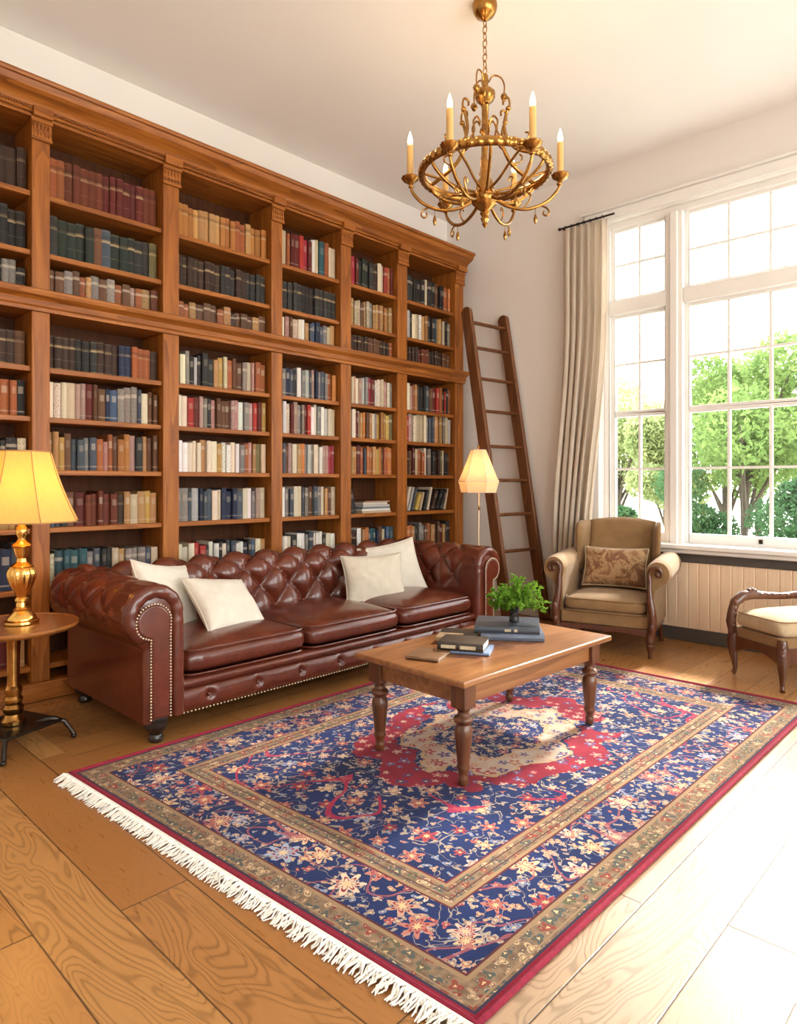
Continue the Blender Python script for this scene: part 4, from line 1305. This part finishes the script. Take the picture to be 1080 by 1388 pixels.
SB, ST = .470, .792
sp = []
for q in range(12):
    f = q/11
    sp.append((.250*(1-f)**1.0*1 + .128*f - .010*sin(pi*f), SB + (ST-SB)*f))
mb = MB(); panel_shade(mb, sp, 8)
sh = mb.build('lamp_shade', shade_a, tl, smooth=20, weld=False)
mb = MB()
for k in range(8):
    a = 2*pi*k/8
    mb.tube([(r*1.004*cos(a), r*1.004*sin(a), z) for r, z in sp], .0022, 5)
for r, z in (sp[0], sp[-1]):
    mb.tube([(r*1.003*cos(2*pi*k/8), r*1.003*sin(2*pi*k/8), z) for k in range(8)], .0035, 6, closed=True)
tag(mb.build('shade_trim', plain('brown_shade_trim', (.42, .22, .08), .8), sh), 'brown piping along the shade ribs')
mb = MB(); mb.tube([(.0, 0, .47), (.055, 0, .53), (.05, 0, .62), (.0, 0, .70), (-.05, 0, .62), (-.055, 0, .53)], .002, 6, closed=True); mb.tube([(-.128*.92, 0, ST-.02), (0, 0, .70), (.128*.92, 0, ST-.02)], .002, 5)
mb.build('harp', brass, tl)
lamp_light('table_lamp_light', (LX+.035, LY, .5535+.60), 2.6, (1, .46, .07), .045)

# floor lamp in the corner
FX, FY = 4.375, 3.29
fl = thing('floor_lamp', 'slim floor lamp with ivory shade behind the sofa arm and ladder', 'lamp', (FX, FY, 0))
mb = MB(); mb.lathe([(.095,0),(.10,.004),(.098,.014),(.05,.024),(.014,.034),(.0095,.05),(.0085,.60),(.0085,1.14),(.012,1.16),(.014,1.20)], n=24)
mb.build('pole', plain('pale_brass_pole', (.72, .58, .42), .3, metal=.6), fl, smooth=30)
fsp = [(.140, 1.125), (.147, 1.15), (.155, 1.185), (.166, 1.215), (.150, 1.245), (.128, 1.30), (.104, 1.36), (.080, 1.42), (.060, 1.47)]
mb = MB(); panel_shade(mb, fsp, 6)
sh2 = mb.build('lamp_shade', shade_b, fl, smooth=20, weld=False)
mb = MB()
for k in range(6):
    a = 2*pi*k/6; mb.tube([(r*1.003*cos(a), r*1.003*sin(a), z) for r, z in fsp], .0018, 5)
for r, z in (fsp[0], fsp[3], fsp[-1]):
    mb.tube([(r*1.003*cos(2*pi*k/6), r*1.003*sin(2*pi*k/6), z) for k in range(6)], .0022, 5, closed=True)
mb.build('shade_trim', linen, sh2)
mb = MB(); mb.ball((0, 0, 1.26), .026, .026, .036, 12, 8); mb.tube([(0,0,1.19),(0,0,1.24)], .012, 8)
tag(mb.build('bulb', emit('floor_lamp_bulb_glow', (1, .78, .48), 8), fl), 'glowing bulb')
mb = MB(); mb.tube([(-.03, -.03, 1.19), (-.032, -.03, 1.10), (-.030, -.03, 1.02)], .0018, 5); mb.ball((-.030, -.03, 1.00), .009, .009, .018, 8, 6)
mb.build('pull_cord', brass, fl)
mb = MB(); mb.tube([(0,0,1.19),(.0,0,1.48)], .003, 6); mb.tube([(-.06*.86,0,1.468),(0,0,1.47),(.06*.86,0,1.468)], .002, 5); mb.ball((0,0,1.495), .009, .009, .016, 8, 6); mb.tube([(0,0,1.47),(0,0,1.50)],.004,6)
mb.build('finial', brass, fl)
lamp_light('floor_lamp_light', (FX, FY, 1.30), 1.4, (1, .52, .17), .04)

# ================================================================== LADDER
RT = Vector((5.185, 3.62, 2.76)); RB = Vector((5.115, 3.12, .0))
u_ = Vector((.985, -.13, 0)).normalized()
LW = .475
ld = thing('library_ladder', 'tall dark wooden library ladder leaning in the corner by the bookcase', 'ladder', (4.88, 3.15, 0))
LO = ld.location
LT = RT - u_*LW*1.0; LBp = RB - u_*LW
def stile(a, b, nm='stile'):
    ax = (b-a).normalized(); fwd = u_.cross(ax).normalized()   # broad face direction
    L = (b-a).length; hw, ht = .055, .019
    mb = MB()
    out = [(-hw, 0), (hw, 0)]
    pts = [(hw, L-.05)] + [(hw*cos(radians(t)), L-.05+.05*sin(radians(t))) for t in range(15, 180, 15)] + [(-hw, L-.05)]
    poly = [(-hw, .0), (hw, .0)] + pts
    vs = []
    for sgn in (-1, 1):
        for p, q in poly:
            vs.append(a + ax*q + fwd*p + u_*(sgn*ht))
    k = len(poly)
    fs = [tuple(range(k))[::-1], tuple(range(k, 2*k))] + [(i, (i+1)%k, k+(i+1)%k, k+i) for i in range(k)]
    mb.add(vs, fs)
    return mb.build(nm, ladder_w, ld, bevel=.006, off=LO)
foot_up = Vector((0, 0, .012))
stile(LBp+foot_up, LT); stile(RB+foot_up, RT)
for k, z in enumerate((.30, .62, .93, 1.225, 1.52, 1.83, 2.12, 2.40, 2.63)):
    f = z/2.76
    a = LBp.lerp(LT, f); b = RB.lerp(RT, f)
    ax = (RT-RB).normalized(); fwd = u_.cross(ax).normalized()
    mb = MB()
    vs = []
    poly = [(.030*cos(2*pi*q/12), .015*sin(2*pi*q/12)) for q in range(12)]
    for P_ in (a, b):
        for p, q in poly: vs.append(P_ + Vector((fwd.x, fwd.y, 0)).normalized()*p + Vector((0,0,q)))
    mb.add(vs, [tuple(range(12))[::-1], tuple(range(12, 24))] + [(i, (i+1)%12, 12+(i+1)%12, 12+i) for i in range(12)])
    mb.build('rung', ladder_w, ld, off=LO)

# small power socket on the wall behind the floor lamp is not legible in the photo and left out

# ================================================================== CURTAIN AND ROD
cu = thing('curtain', 'floor-length cream linen curtain gathered at the left edge of the window', 'curtain', (XW-.10, 2.82, .02))
CO = cu.location
def cfn(u, v):
    z = .02 + 3.345*v
    ya0, yb0 = 2.955, 2.59                  # at the top
    k = smoothstep(.95, .12, v) if False else 1 - smoothstep(.12, .80, v)
    ya = 2.945 + .10*k; yb = 2.555 + .17*k
    y = ya + (yb-ya)*u
    ph = u*2*pi*6.5
    amp = .030*(1 + .5*k)*(1-.35*v)
    x = XW - .095 + amp*sin(ph + .8*sin(2.2*v+u*3)) + .012*nz(u*5, v*2.2, 1.7) - .02*k
    y += .010*sin(ph*2+1) + .012*nz(u*4, v*3, 4)
    return (x, y, z)
mb = MB(); mb.grid(cfn, 150, 50); o = mb.build('drape', curtain_m, cu, off=CO, smooth=180)
md = o.modifiers.new('thickness', 'SOLIDIFY'); md.thickness = .004
mb = MB(); mb.box(XW-.13, XW-.06, 2.60, 2.95, 3.352, 3.372); 
mb = MB()
for i in range(7):
    y = 2.60+.34*i/6
    mb.tube([(XW-.075+.018*cos(t), y, 3.385+.018*sin(t)) for t in [2*pi*q/14 for q in range(14)]], .0028, 6, closed=True)
mb.build('curtain_rings', darkmetal, cu, off=CO)
rod = thing('curtain_rod', 'thin dark curtain rod above the window', 'curtain rod', (XW-.075, 2.0, 3.385))
mb = MB(); mb.tube([(XW-.075, 2.99, 3.391), (XW-.075, 2.50, 3.391)], .008, 10); mb.ball((XW-.075, 3.0, 3.391), .014, .014, .014, 10, 8)
mb.build('rod', darkmetal, rod, off=rod.location)
mb = MB(); mb.tube([(XW-.075, 2.975, 3.391), (XW+.002, 2.975, 3.391)], .006, 8); mb.build('bracket', darkmetal, rod, off=rod.location)

# ================================================================== ARMCHAIR
ac = thing('armchair', 'tan velvet wingback armchair with carved wooden arms in front of the window', 'armchair', (4.435, 2.232, 0), radians(-76))
ac.scale = (.90, .96, 1)
def rounded_seat(mb, x0, x1, y0, y1, z0, z1, crown=.03, e=.2):
    cx, cy, cz = (x0+x1)/2, (y0+y1)/2, (z0+z1)/2; a, b, c = (x1-x0)/2, (y1-y0)/2, (z1-z0)/2
    pw = lambda v, e: math.copysign(abs(v)**e, v)
    NA, NB = 80, 28; k = len(mb.v)
    for j in range(NB+1):
        ph = -pi/2 + pi*j/NB
        for q in range(NA):
            t = 2*pi*q/NA; c_ = pw(cos(ph), .35)
            X_ = a*c_*pw(cos(t), e); Y_ = b*c_*pw(sin(t), e); Z_ = c*pw(sin(ph), .55)
            if Z_ > 0: Z_ += crown*max(0, (1-(X_/a)**2)*(1-(Y_/b)**2))**.7
            mb.v.append((cx+X_, cy+Y_, cz+Z_))
    for j in range(NB):
        for q in range(NA):
            mb.f.append((k+j*NA+q, k+j*NA+(q+1)%NA, k+(j+1)*NA+(q+1)%NA, k+(j+1)*NA+q)); mb.m.append(0)
mb = MB(); rounded_seat(mb, -.315, .315, -.045, .52, .285, .385, .03); sc_ = mb.build('seat_cushion', velvet, ac, smooth=80)
mb = MB()
for z in (.292, .376):
    mb.tube([( .309*math.copysign(abs(cos(t))**.22, cos(t)), .2375+.278*math.copysign(abs(sin(t))**.22, sin(t)), z) for t in [2*pi*q/72 for q in range(72)]], .005, 6, closed=True)
mb.build('piping', velvet, sc_)
mb = MB(); mb.box(-.34, .34, -.02, .58, .195, .285); mb.build('seat_rail', velvet, ac, bevel=.012)
mb = MB()
pts = [(-.35, .195), (-.35, .148)] + [(-.35+.70*q/20, .148 + .018*sin(pi*q/20)**2 - .012*math.exp(-((q-10)/2.2)**2)) for q in range(1, 20)] + [(.35, .148), (.35, .195)]
mb.prism(pts, 'y', -.028, .0); mb.build('apron', walnut, ac, bevel=.004)
for sx in (-1, 1):
    mb = MB(); mb.box(sx*.345-.012, sx*.345+.012, 0, .57, .15, .2); mb.build('side_rail', walnut, ac, bevel=.004)
# back board
def backf(sgn):
    def fn(u, v):
        x = (2*u-1)*.265*(1+.05*v)
        z = .36 + .545*v + .028*v*(1-(2*u-1)**2)
        y = .53 + .155*v**1.1 + .02*(2*u-1)**2*-1
        edge = max(0, (1-abs(2*u-1)**6))*max(0, 1-v**8)
        return (x, y + sgn*(.052*edge**.5) - (.012*sin(pi*v) if sgn < 0 else 0), z)
    return fn
mb = MB(); mb.grid(backf(-1), 30, 30); mb.grid(backf(1), 30, 30)
mb.build('backrest', velvet, ac, smooth=75)
mb = MB(); mb.box(-.33, .33, .50, .585, .16, .42); mb.build('back_frame', velvet, ac, bevel=.02)
for sx in (-1, 1):
    # wing: curved padded panel from the back post forward
    def wing(sgn):
        def fn(u, v):
            z = .52 + .385*v + .012*sin(pi*v)
            dep = .245*(.60 + .55*v - .30*max(0, v-.80)/.20*.35) * (1 if v < .9 else 1-.35*((v-.9)/.1)**2)
            y = .70*v**1.1*.20 + .545 + .05 - dep*u - .02*v
            x = sx*(.275 + .012*v + .050*u**1.5)
            th = .028*max(0, (1-(2*u-1)**6)*(1-(2*v-1)**8))**.5
            return (x + sgn*th, y, z)
        return fn
    mb = MB(); mb.grid(wing(1), 20, 24); mb.grid(wing(-1), 20, 24); mb.build('wing', velvet, ac, smooth=75)
    # rolled arm
    cx, cz, R_ = .400, .578, .092
    pts = [(.322, .28), (.322, .50)]
    for q in range(21):
        a = radians(180 - 245*q/20); pts.append((cx + R_*cos(a)*1.0, cz + R_*sin(a)))
    pts += [(.385, .47), (.372, .40), (.37, .2), (.322, .2)]
    pts = [(sx*p, q) for p, q in pts]
    mb = MB(); NY = 16
    n = len(pts)
    for j in range(NY):
        f = j/(NY-1); y = -.005 + .575*f
        e = 1 - .10*max(0, (.08-f)/.08)**2
        dz = .0 + .020*f
        for p, q in pts:
            c0 = sx*cx
            pp_ = (c0 + (p-c0)*e, cz + (q-cz)*e) if q > .47 else (p, q)
            mb.v.append((pp_[0], y, pp_[1] + (dz if q > .47 else 0)))
    for j in range(NY-1):
        for i in range(n):
            mb.f.append((j*n+i, j*n+(i+1)%n, (j+1)*n+(i+1)%n, (j+1)*n+i)); mb.m.append(0)
    mb.f += [tuple(range(n))[::-1], tuple((NY-1)*n+i for i in range(n))]; mb.m += [0, 0]
    mb.build('arm', velvet, ac, smooth=50)
    # carved wooden arm front: S-scroll down to the leg
    fp = MB()
    path = []
    for q in range(17):
        a = radians(-70 + 260*q/16); rr = .016 + .046*(q/16)
        path.append((sx*(cx + rr*cos(a)*1.0), -.022, cz + rr*sin(a)))
    path += [(sx*.347, -.026, .54), (sx*.345, -.032, .47), (sx*.352, -.038, .40), (sx*.366, -.044, .33), (sx*.372, -.044, .27), (sx*.366, -.038, .21), (sx*.358, -.034, .17)]
    fp.tube(path, [.010]*8 + [.013]*9 + [.016, .02, .026, .031, .033, .030, .028], 10)
    fp.ball((sx*cx, -.022, cz), .02, .014, .02, 12, 8)
    fp.ball((sx*.369, -.066, .30), .022, .014, .05, 10, 8)
    fp.ball((sx*.369, -.066, .22), .016, .012, .03, 10, 8)
    tag(fp.build('arm_facing', walnut, ac, smooth=70), 'carved walnut scroll')
lg = [(.012,0),(.015,.006),(.013,.03),(.020,.05),(.028,.075),(.030,.088),(.022,.10),(.032,.108),(.034,.118),(.030,.128),(.034,.15),(.034,.17)]
for sx in (-1, 1):
    mb = MB(); mb.lathe(lg, (sx*.345, -.01, 0), 18); mb.build('leg', walnut, ac)
    mb = MB(); mb.tube([(sx*.32, .55, .17), (sx*.325, .575, .09), (sx*.33, .605, .0)], [.026, .021, .016], 10); mb.build('leg', walnut, ac)
damask = Mt('brown_gold_damask')
f_ = damask.noise(damask.obj(), 9, 5, .65, .9)
damask.set(Base_Color=damask.ramp(f_, [(.36, (.15, .06, .022)), (.47, (.23, .10, .036)), (.53, (.46, .29, .14)), (.62, (.26, .12, .045))]), Roughness=.7)
damask.b.inputs['Sheen Weight'].default_value = .3
damask.bump(f_, .3, .006)
M_ = Matrix.Translation(ac.location) @ Matrix.Rotation(radians(-76), 4, 'Z')
pc = M_ @ Vector((-.005, .385, .565)); nv = M_.to_3x3() @ Vector((.02, -1, .36)); 
cushion('lumbar_cushion', 'brown and gold damask cushion resting on the tan armchair', pc, nv, (0, .0, 1), .47, .30, .13, damask.mat, 12.3, fringe=cream_seat, pinch=.06)

# ================================================================== CARVED STOOL AT THE RIGHT EDGE
qa = Vector((4.485, 1.38, 0)); qb = Vector((4.278, 1.064, 0))
exv = (qa-qb).normalized(); eyv = Vector((exv.y, -exv.x, 0))      # exv: along the short end towards the wall; eyv: along the length
stl = thing('upholstered_stool', 'carved walnut bench seat with cream cushion at the right edge of the photo', 'bench', ((qb.x+qa.x)/2, (qb.y+qa.y)/2, 0), atan2(eyv.y, eyv.x))
# local: +x along length (out of the frame), y: +away from the rug
W2 = .19; LN = .66
SM = Matrix.Rotation(-atan2(eyv.y, eyv.x), 3, 'Z')
ysgn = 1 if (SM @ (qa-qb)).y > 0 else -1
mb = MB(); rounded_seat(mb, -.015, LN, -W2-.008, W2-.006, .303, .412, .03, .18); so_ = mb.build('seat_cushion', cream_seat, stl, smooth=80)
mb = MB(); mb.tube([(LN/2-.008+(LN/2)*math.copysign(abs(cos(t))**.2, cos(t)), -.007+.192*math.copysign(abs(sin(t))**.2, sin(t)), .402) for t in [2*pi*q/72 for q in range(72)]], .004, 6, closed=True)
mb.build('piping', velvet, so_)
mb = MB(); mb.box(-.004, LN, -W2+.004, W2-.004, .235, .310); mb.build('seat_rail', velvet, stl, bevel=.01)
def apron(p0, p1, name='apron'):
    a, b = Vector(p0), Vector(p1); d = (b-a); L = d.length; d.normalize()
    nrm = Vector((d.y, -d.x, 0))
    mb = MB(); top = []; bot = []
    for q in range(25):
        f = q/24; s_ = sin(pi*f)
        top.append((f, .252 + .0*s_)); bot.append((f, .140 + .060*s_**.8))
    vs = []
    for sg in (-.013, .013):
        for f, z in top + bot[::-1]:
            bow = .014*sin(pi*f)
            p = a + d*(f*L) + nrm*(sg+bow*0); vs.append((p.x, p.y, z))
    k = 50
    fs = [tuple(range(k))[::-1], tuple(range(k, 2*k))] + [(i, (i+1)%k, k+(i+1)%k, k+i) for i in range(k)]
    mb.add(vs, fs); mb.build(name, walnut, stl, bevel=.003)
apron((0, -W2, 0), (0, W2, 0)); apron((0, -W2, 0), (LN, -W2, 0)); apron((0, W2, 0), (LN, W2, 0)); apron((LN, -W2, 0), (LN, W2, 0))
def cabriole(x, y, ox, oy):
    mb = MB()
    pr = [(0, .30, .026), (.006, .25, .032), (.012, .20, .034), (.010, .15, .027), (.004, .10, .019), (-.002, .05, .014), (.004, .02, .013), (.012, .006, .015)]
    mb.tube([(x+ox*d, y+oy*d, max(.013, z)) for d, z, r in pr], [r for d, z, r in pr], 12)
    mb.ball((x+ox*.024, y+oy*.024, .215), .022, .022, .03, 10, 8)
    mb.ball((x+ox*.02, y+oy*.02, .265), .02, .02, .028, 10, 8)
    mb.build('leg', walnut, stl, smooth=70)
for x in (0, LN):
    for y in (-W2, W2): cabriole(x, y, -.7 if x == 0 else .7, .7*math.copysign(1, y))
# carved rail along the far side
yb = W2*ysgn
mb = MB()
path = [(-.015, yb, .27), (-.028, yb, .34), (-.020, yb, .40), (.0, yb, .455), (.05, yb, .492), (.12, yb, .500), (.20, yb, .492), (.34, yb, .482), (.46, yb, .485), (.58, yb, .50), (LN, yb, .46), (LN+.02, yb, .38), (LN+.01, yb, .27)]
mb.tube(path, [.024, .030, .027, .030, .033, .030, .025, .021, .025, .032, .03, .028, .024], 12)
for q in range(9):
    a = 2*pi*q/9; mb.ball((.12+.030*cos(a), yb, .500+.022*sin(a)+.008), .015, .020, .013, 8, 6)
mb.ball((.12, yb, .512), .016, .026, .014, 8, 6)
for q in range(5):
    mb.ball((-.026+.004*q, yb-.02, .315+.035*q), .014, .014, .02, 8, 6); mb.ball((.18+.05*q, yb-.015, .50-.003*q), .022, .016, .012, 8, 6)
tag(mb.build('carved_rail', walnut, stl, smooth=70), 'carved walnut rail')

# ================================================================== CHANDELIER
CX, CY = 2.986, 2.202
ch = thing('chandelier', 'gilt scrollwork candle chandelier hanging by a chain from the ceiling', 'chandelier', (CX, CY, HC))
def Z(z): return z - HC
mb = MB(); mb.lathe([(.0001, Z(3.735)), (.012, Z(3.738)), (.022, Z(3.75)), (.050, Z(3.765)), (.064, Z(3.79)), (.068, Z(3.815)), (.066, Z(3.8295))], n=32); mb.build('canopy', brass, ch)
zt, zb_ = 3.745, 3.44
nl = 8; ll = (zt-zb_)/nl
for i in range(nl):
    zc = zb_ + ll*(i+.5); ax = (1,0) if i % 2 else (0,1)
    pts = []
    for q in range(18):
        t = 2*pi*q/18
        pts.append((ax[0]*.0125*cos(t), ax[1]*.0125*cos(t), Z(zc + ll*.62*sin(t))))
    mb = MB(); mb.tube(pts, .0032, 6, closed=True); mb.build('chain_link', brass, ch)
mb = MB()
mb.lathe([(.010,Z(3.445)),(.018,Z(3.435)),(.020,Z(3.40)),(.016,Z(3.375)),(.030,Z(3.365)),(.052,Z(3.345)),(.056,Z(3.325)),(.046,Z(3.30)),(.026,Z(3.28)),(.018,Z(3.26)),(.016,Z(3.16)),(.024,Z(3.145)),(.030,Z(3.13)),(.018,Z(3.11)),(.015,Z(2.98)),(.022,Z(2.96)),(.018,Z(2.92)),(.030,Z(2.87)),(.044,Z(2.85)),(.050,Z(2.80)),(.066,Z(2.785)),(.074,Z(2.765)),(.070,Z(2.74)),(.050,Z(2.715)),(.030,Z(2.70)),(.020,Z(2.69))],
         n=42, mod=lambda a, z: 1+(.06*cos(10*a) if (Z(2.72) < z < Z(2.86) or Z(3.29) < z < Z(3.36)) else 0))
mb.build('central_column', brass, ch, smooth=40)
mb = MB(); mb.lathe([(.020,Z(2.69)),(.028,Z(2.68)),(.018,Z(2.665)),(.024,Z(2.65)),(.014,Z(2.632)),(.016,Z(2.62)),(.006,Z(2.605)),(.0001,Z(2.598))], n=20); mb.build('finial', brass, ch)
RR = .345; ZR = 2.905
mb = MB()
mb.grid(lambda u, v: ((RR + .019*cos(2*pi*v) + (.004*sin(2*pi*u*48) if cos(2*pi*v) > 0 else 0))*cos(2*pi*u), (RR + .019*cos(2*pi*v) + (.004*sin(2*pi*u*48) if cos(2*pi*v) > 0 else 0))*sin(2*pi*u), Z(ZR + .025*sin(2*pi*v))), 288, 12, cu=True, cv=True)
mb.build('ring', brass, ch, smooth=60)
th0 = atan2(-CY, -CX)                     # towards the viewer's side of the room
def arc(pts, n=26):
    P = [Vector(p) for p in pts]; P = [P[0]*2-P[1]] + P + [P[-1]*2-P[-2]]; out = []
    m = len(P)-3
    for i in range(n):
        t = i/(n-1)*m; k = min(int(t), m-1); f = t-k
        a, b, c, d = P[k:k+4]
        out.append(.5*((2*b)+(c-a)*f+(2*a-5*b+4*c-d)*f*f+(3*b-a-3*c+d)*f**3))
    return out
crng = random.Random(8)
for k in range(6):
    a = th0 + radians(-25 + 60*k)
    ca, sa = cos(a), sin(a)
    def P(r, z, off=0): return (r*ca - off*sa, r*sa + off*ca, Z(z))
    mb = MB()
    pts = arc([P(.055,2.755), P(.13,2.715), P(.23,2.70), P(.33,2.735), P(.395,2.80), P(.41,2.86)])
    mb.tube(pts, [.0095]*20+[.008]*6, 8)
    # small curl under the arm
    mb.tube(arc([P(.30,2.72), P(.335,2.705), P(.35,2.68), P(.335,2.662), P(.318,2.672), P(.322,2.69)]), .005, 6)
    mb.tube(arc([P(.20,2.70), P(.235,2.735), P(.25,2.775), P(.225,2.79), P(.213,2.77)]), .005, 6)
    mb.ball(P(.405,2.835), .016, .016, .012, 10, 6)
    ar = mb.build('arm', brass, ch, smooth=60)
    mb = MB(); prof = [(.010,2.848),(.020,2.855),(.040,2.868),(.048,2.882),(.046,2.886),(.034,2.876),(.018,2.872),(.018,2.90),(.0001,2.90)]
    mb.lathe([(r, Z(z)) for r, z in prof], (.41*ca, .41*sa, 0), 22, mod=lambda t, z: 1+.05*cos(11*t)); mb.build('drip_pan', brass, ar, smooth=50)
    mb = MB(); mb.lathe([(.0170,Z(2.895)),(.0180,Z(2.90)),(.0175,Z(3.055)),(.014,Z(3.062)),(.0001,Z(3.063))], (.41*ca, .41*sa, 0), 16); mb.build('candle_sleeve', candle_m, ar, smooth=50)
    mb = MB(); mb.lathe([(.008,Z(3.060)),(.013,Z(3.074)),(.0145,Z(3.086)),(.011,Z(3.105)),(.006,Z(3.122)),(.0001,Z(3.14))], (.41*ca, .41*sa, 0), 14); tag(mb.build('candle_bulb', flame_m, ar), 'glowing flame-shaped bulb')
    # leaf drop hanging under the arm
    mb = MB(); q = P(.385, 2.80)
    q2 = P(.275, 2.70)
    mb.tube([(q2[0], q2[1], q2[2]), (q2[0], q2[1], q2[2]-.03)], .0018, 5); mb.lathe([(.0001,-.085),(.007,-.075),(.011,-.058),(.008,-.04),(.003,-.028)], q2, 10)
    mb.build('drop_pendant', brass, ar, smooth=60)
    # rib from the hub to the ring and up to the column: the basket
    a2 = a + radians(30); ca2, sa2 = cos(a2), sin(a2)
    def Q(r, z): return (r*ca2, r*sa2, Z(z))
    mb = MB()
    mb.tube(arc([Q(.055,2.775), Q(.14,2.765), Q(.235,2.80), Q(.31,2.855), Q(RR,ZR)]), .009, 8)
    mb.tube(arc([P(.05,2.80), P(.13,2.82), P(.21,2.86), P(.29,2.89), P(RR-.01,ZR)]), .007, 8)
    mb.build('basket_rib', brass, ch, smooth=60)
    mb = MB()
    mb.tube(arc([Q(RR-.01,ZR+.01), Q(.27,2.945), Q(.19,2.985), Q(.135,3.05), Q(.115,3.12), Q(.125,3.185), Q(.145,3.235), Q(.135,3.275), Q(.11,3.27), Q(.108,3.245)], 40), [.011]*14+[.009]*12+[.006]*14, 8)
    mb.tube(arc([Q(.135,3.05), Q(.095,3.075), Q(.07,3.12), Q(.075,3.17), Q(.05,3.20), Q(.028,3.17)]), .0055, 6)
    mb.ball(Q(.138,3.215), .016, .016, .014, 8, 6); mb.ball(Q(.20,2.99), .018, .018, .014, 8, 6)
    mb.tube(arc([Q(.20,2.99), Q(.245,3.02), Q(.255,3.05), Q(.235,3.06)]), .005, 6)
    mb.build('scroll', brass, ch, smooth=60)
    if k % 2 == 0:
        mb = MB(); mb.tube(arc([P(.02,3.40), P(.045,3.435), P(.085,3.425), P(.105,3.385), P(.105,3.335)]), .0045, 6)
        mb.lathe([(.0001,-.035),(.010,-.028),(.019,-.012),(.014,.004),(.006,.014),(.0001,.018)], P(.105,3.325), 12, mod=lambda t, z: 1+.2*cos(5*t))
        mb.build('leaf_spray', brass, ch, smooth=60)
    lamp_light('candle_light', (CX+.41*ca, CY+.41*sa, 3.10), 2.2, (1, .62, .28), .02)
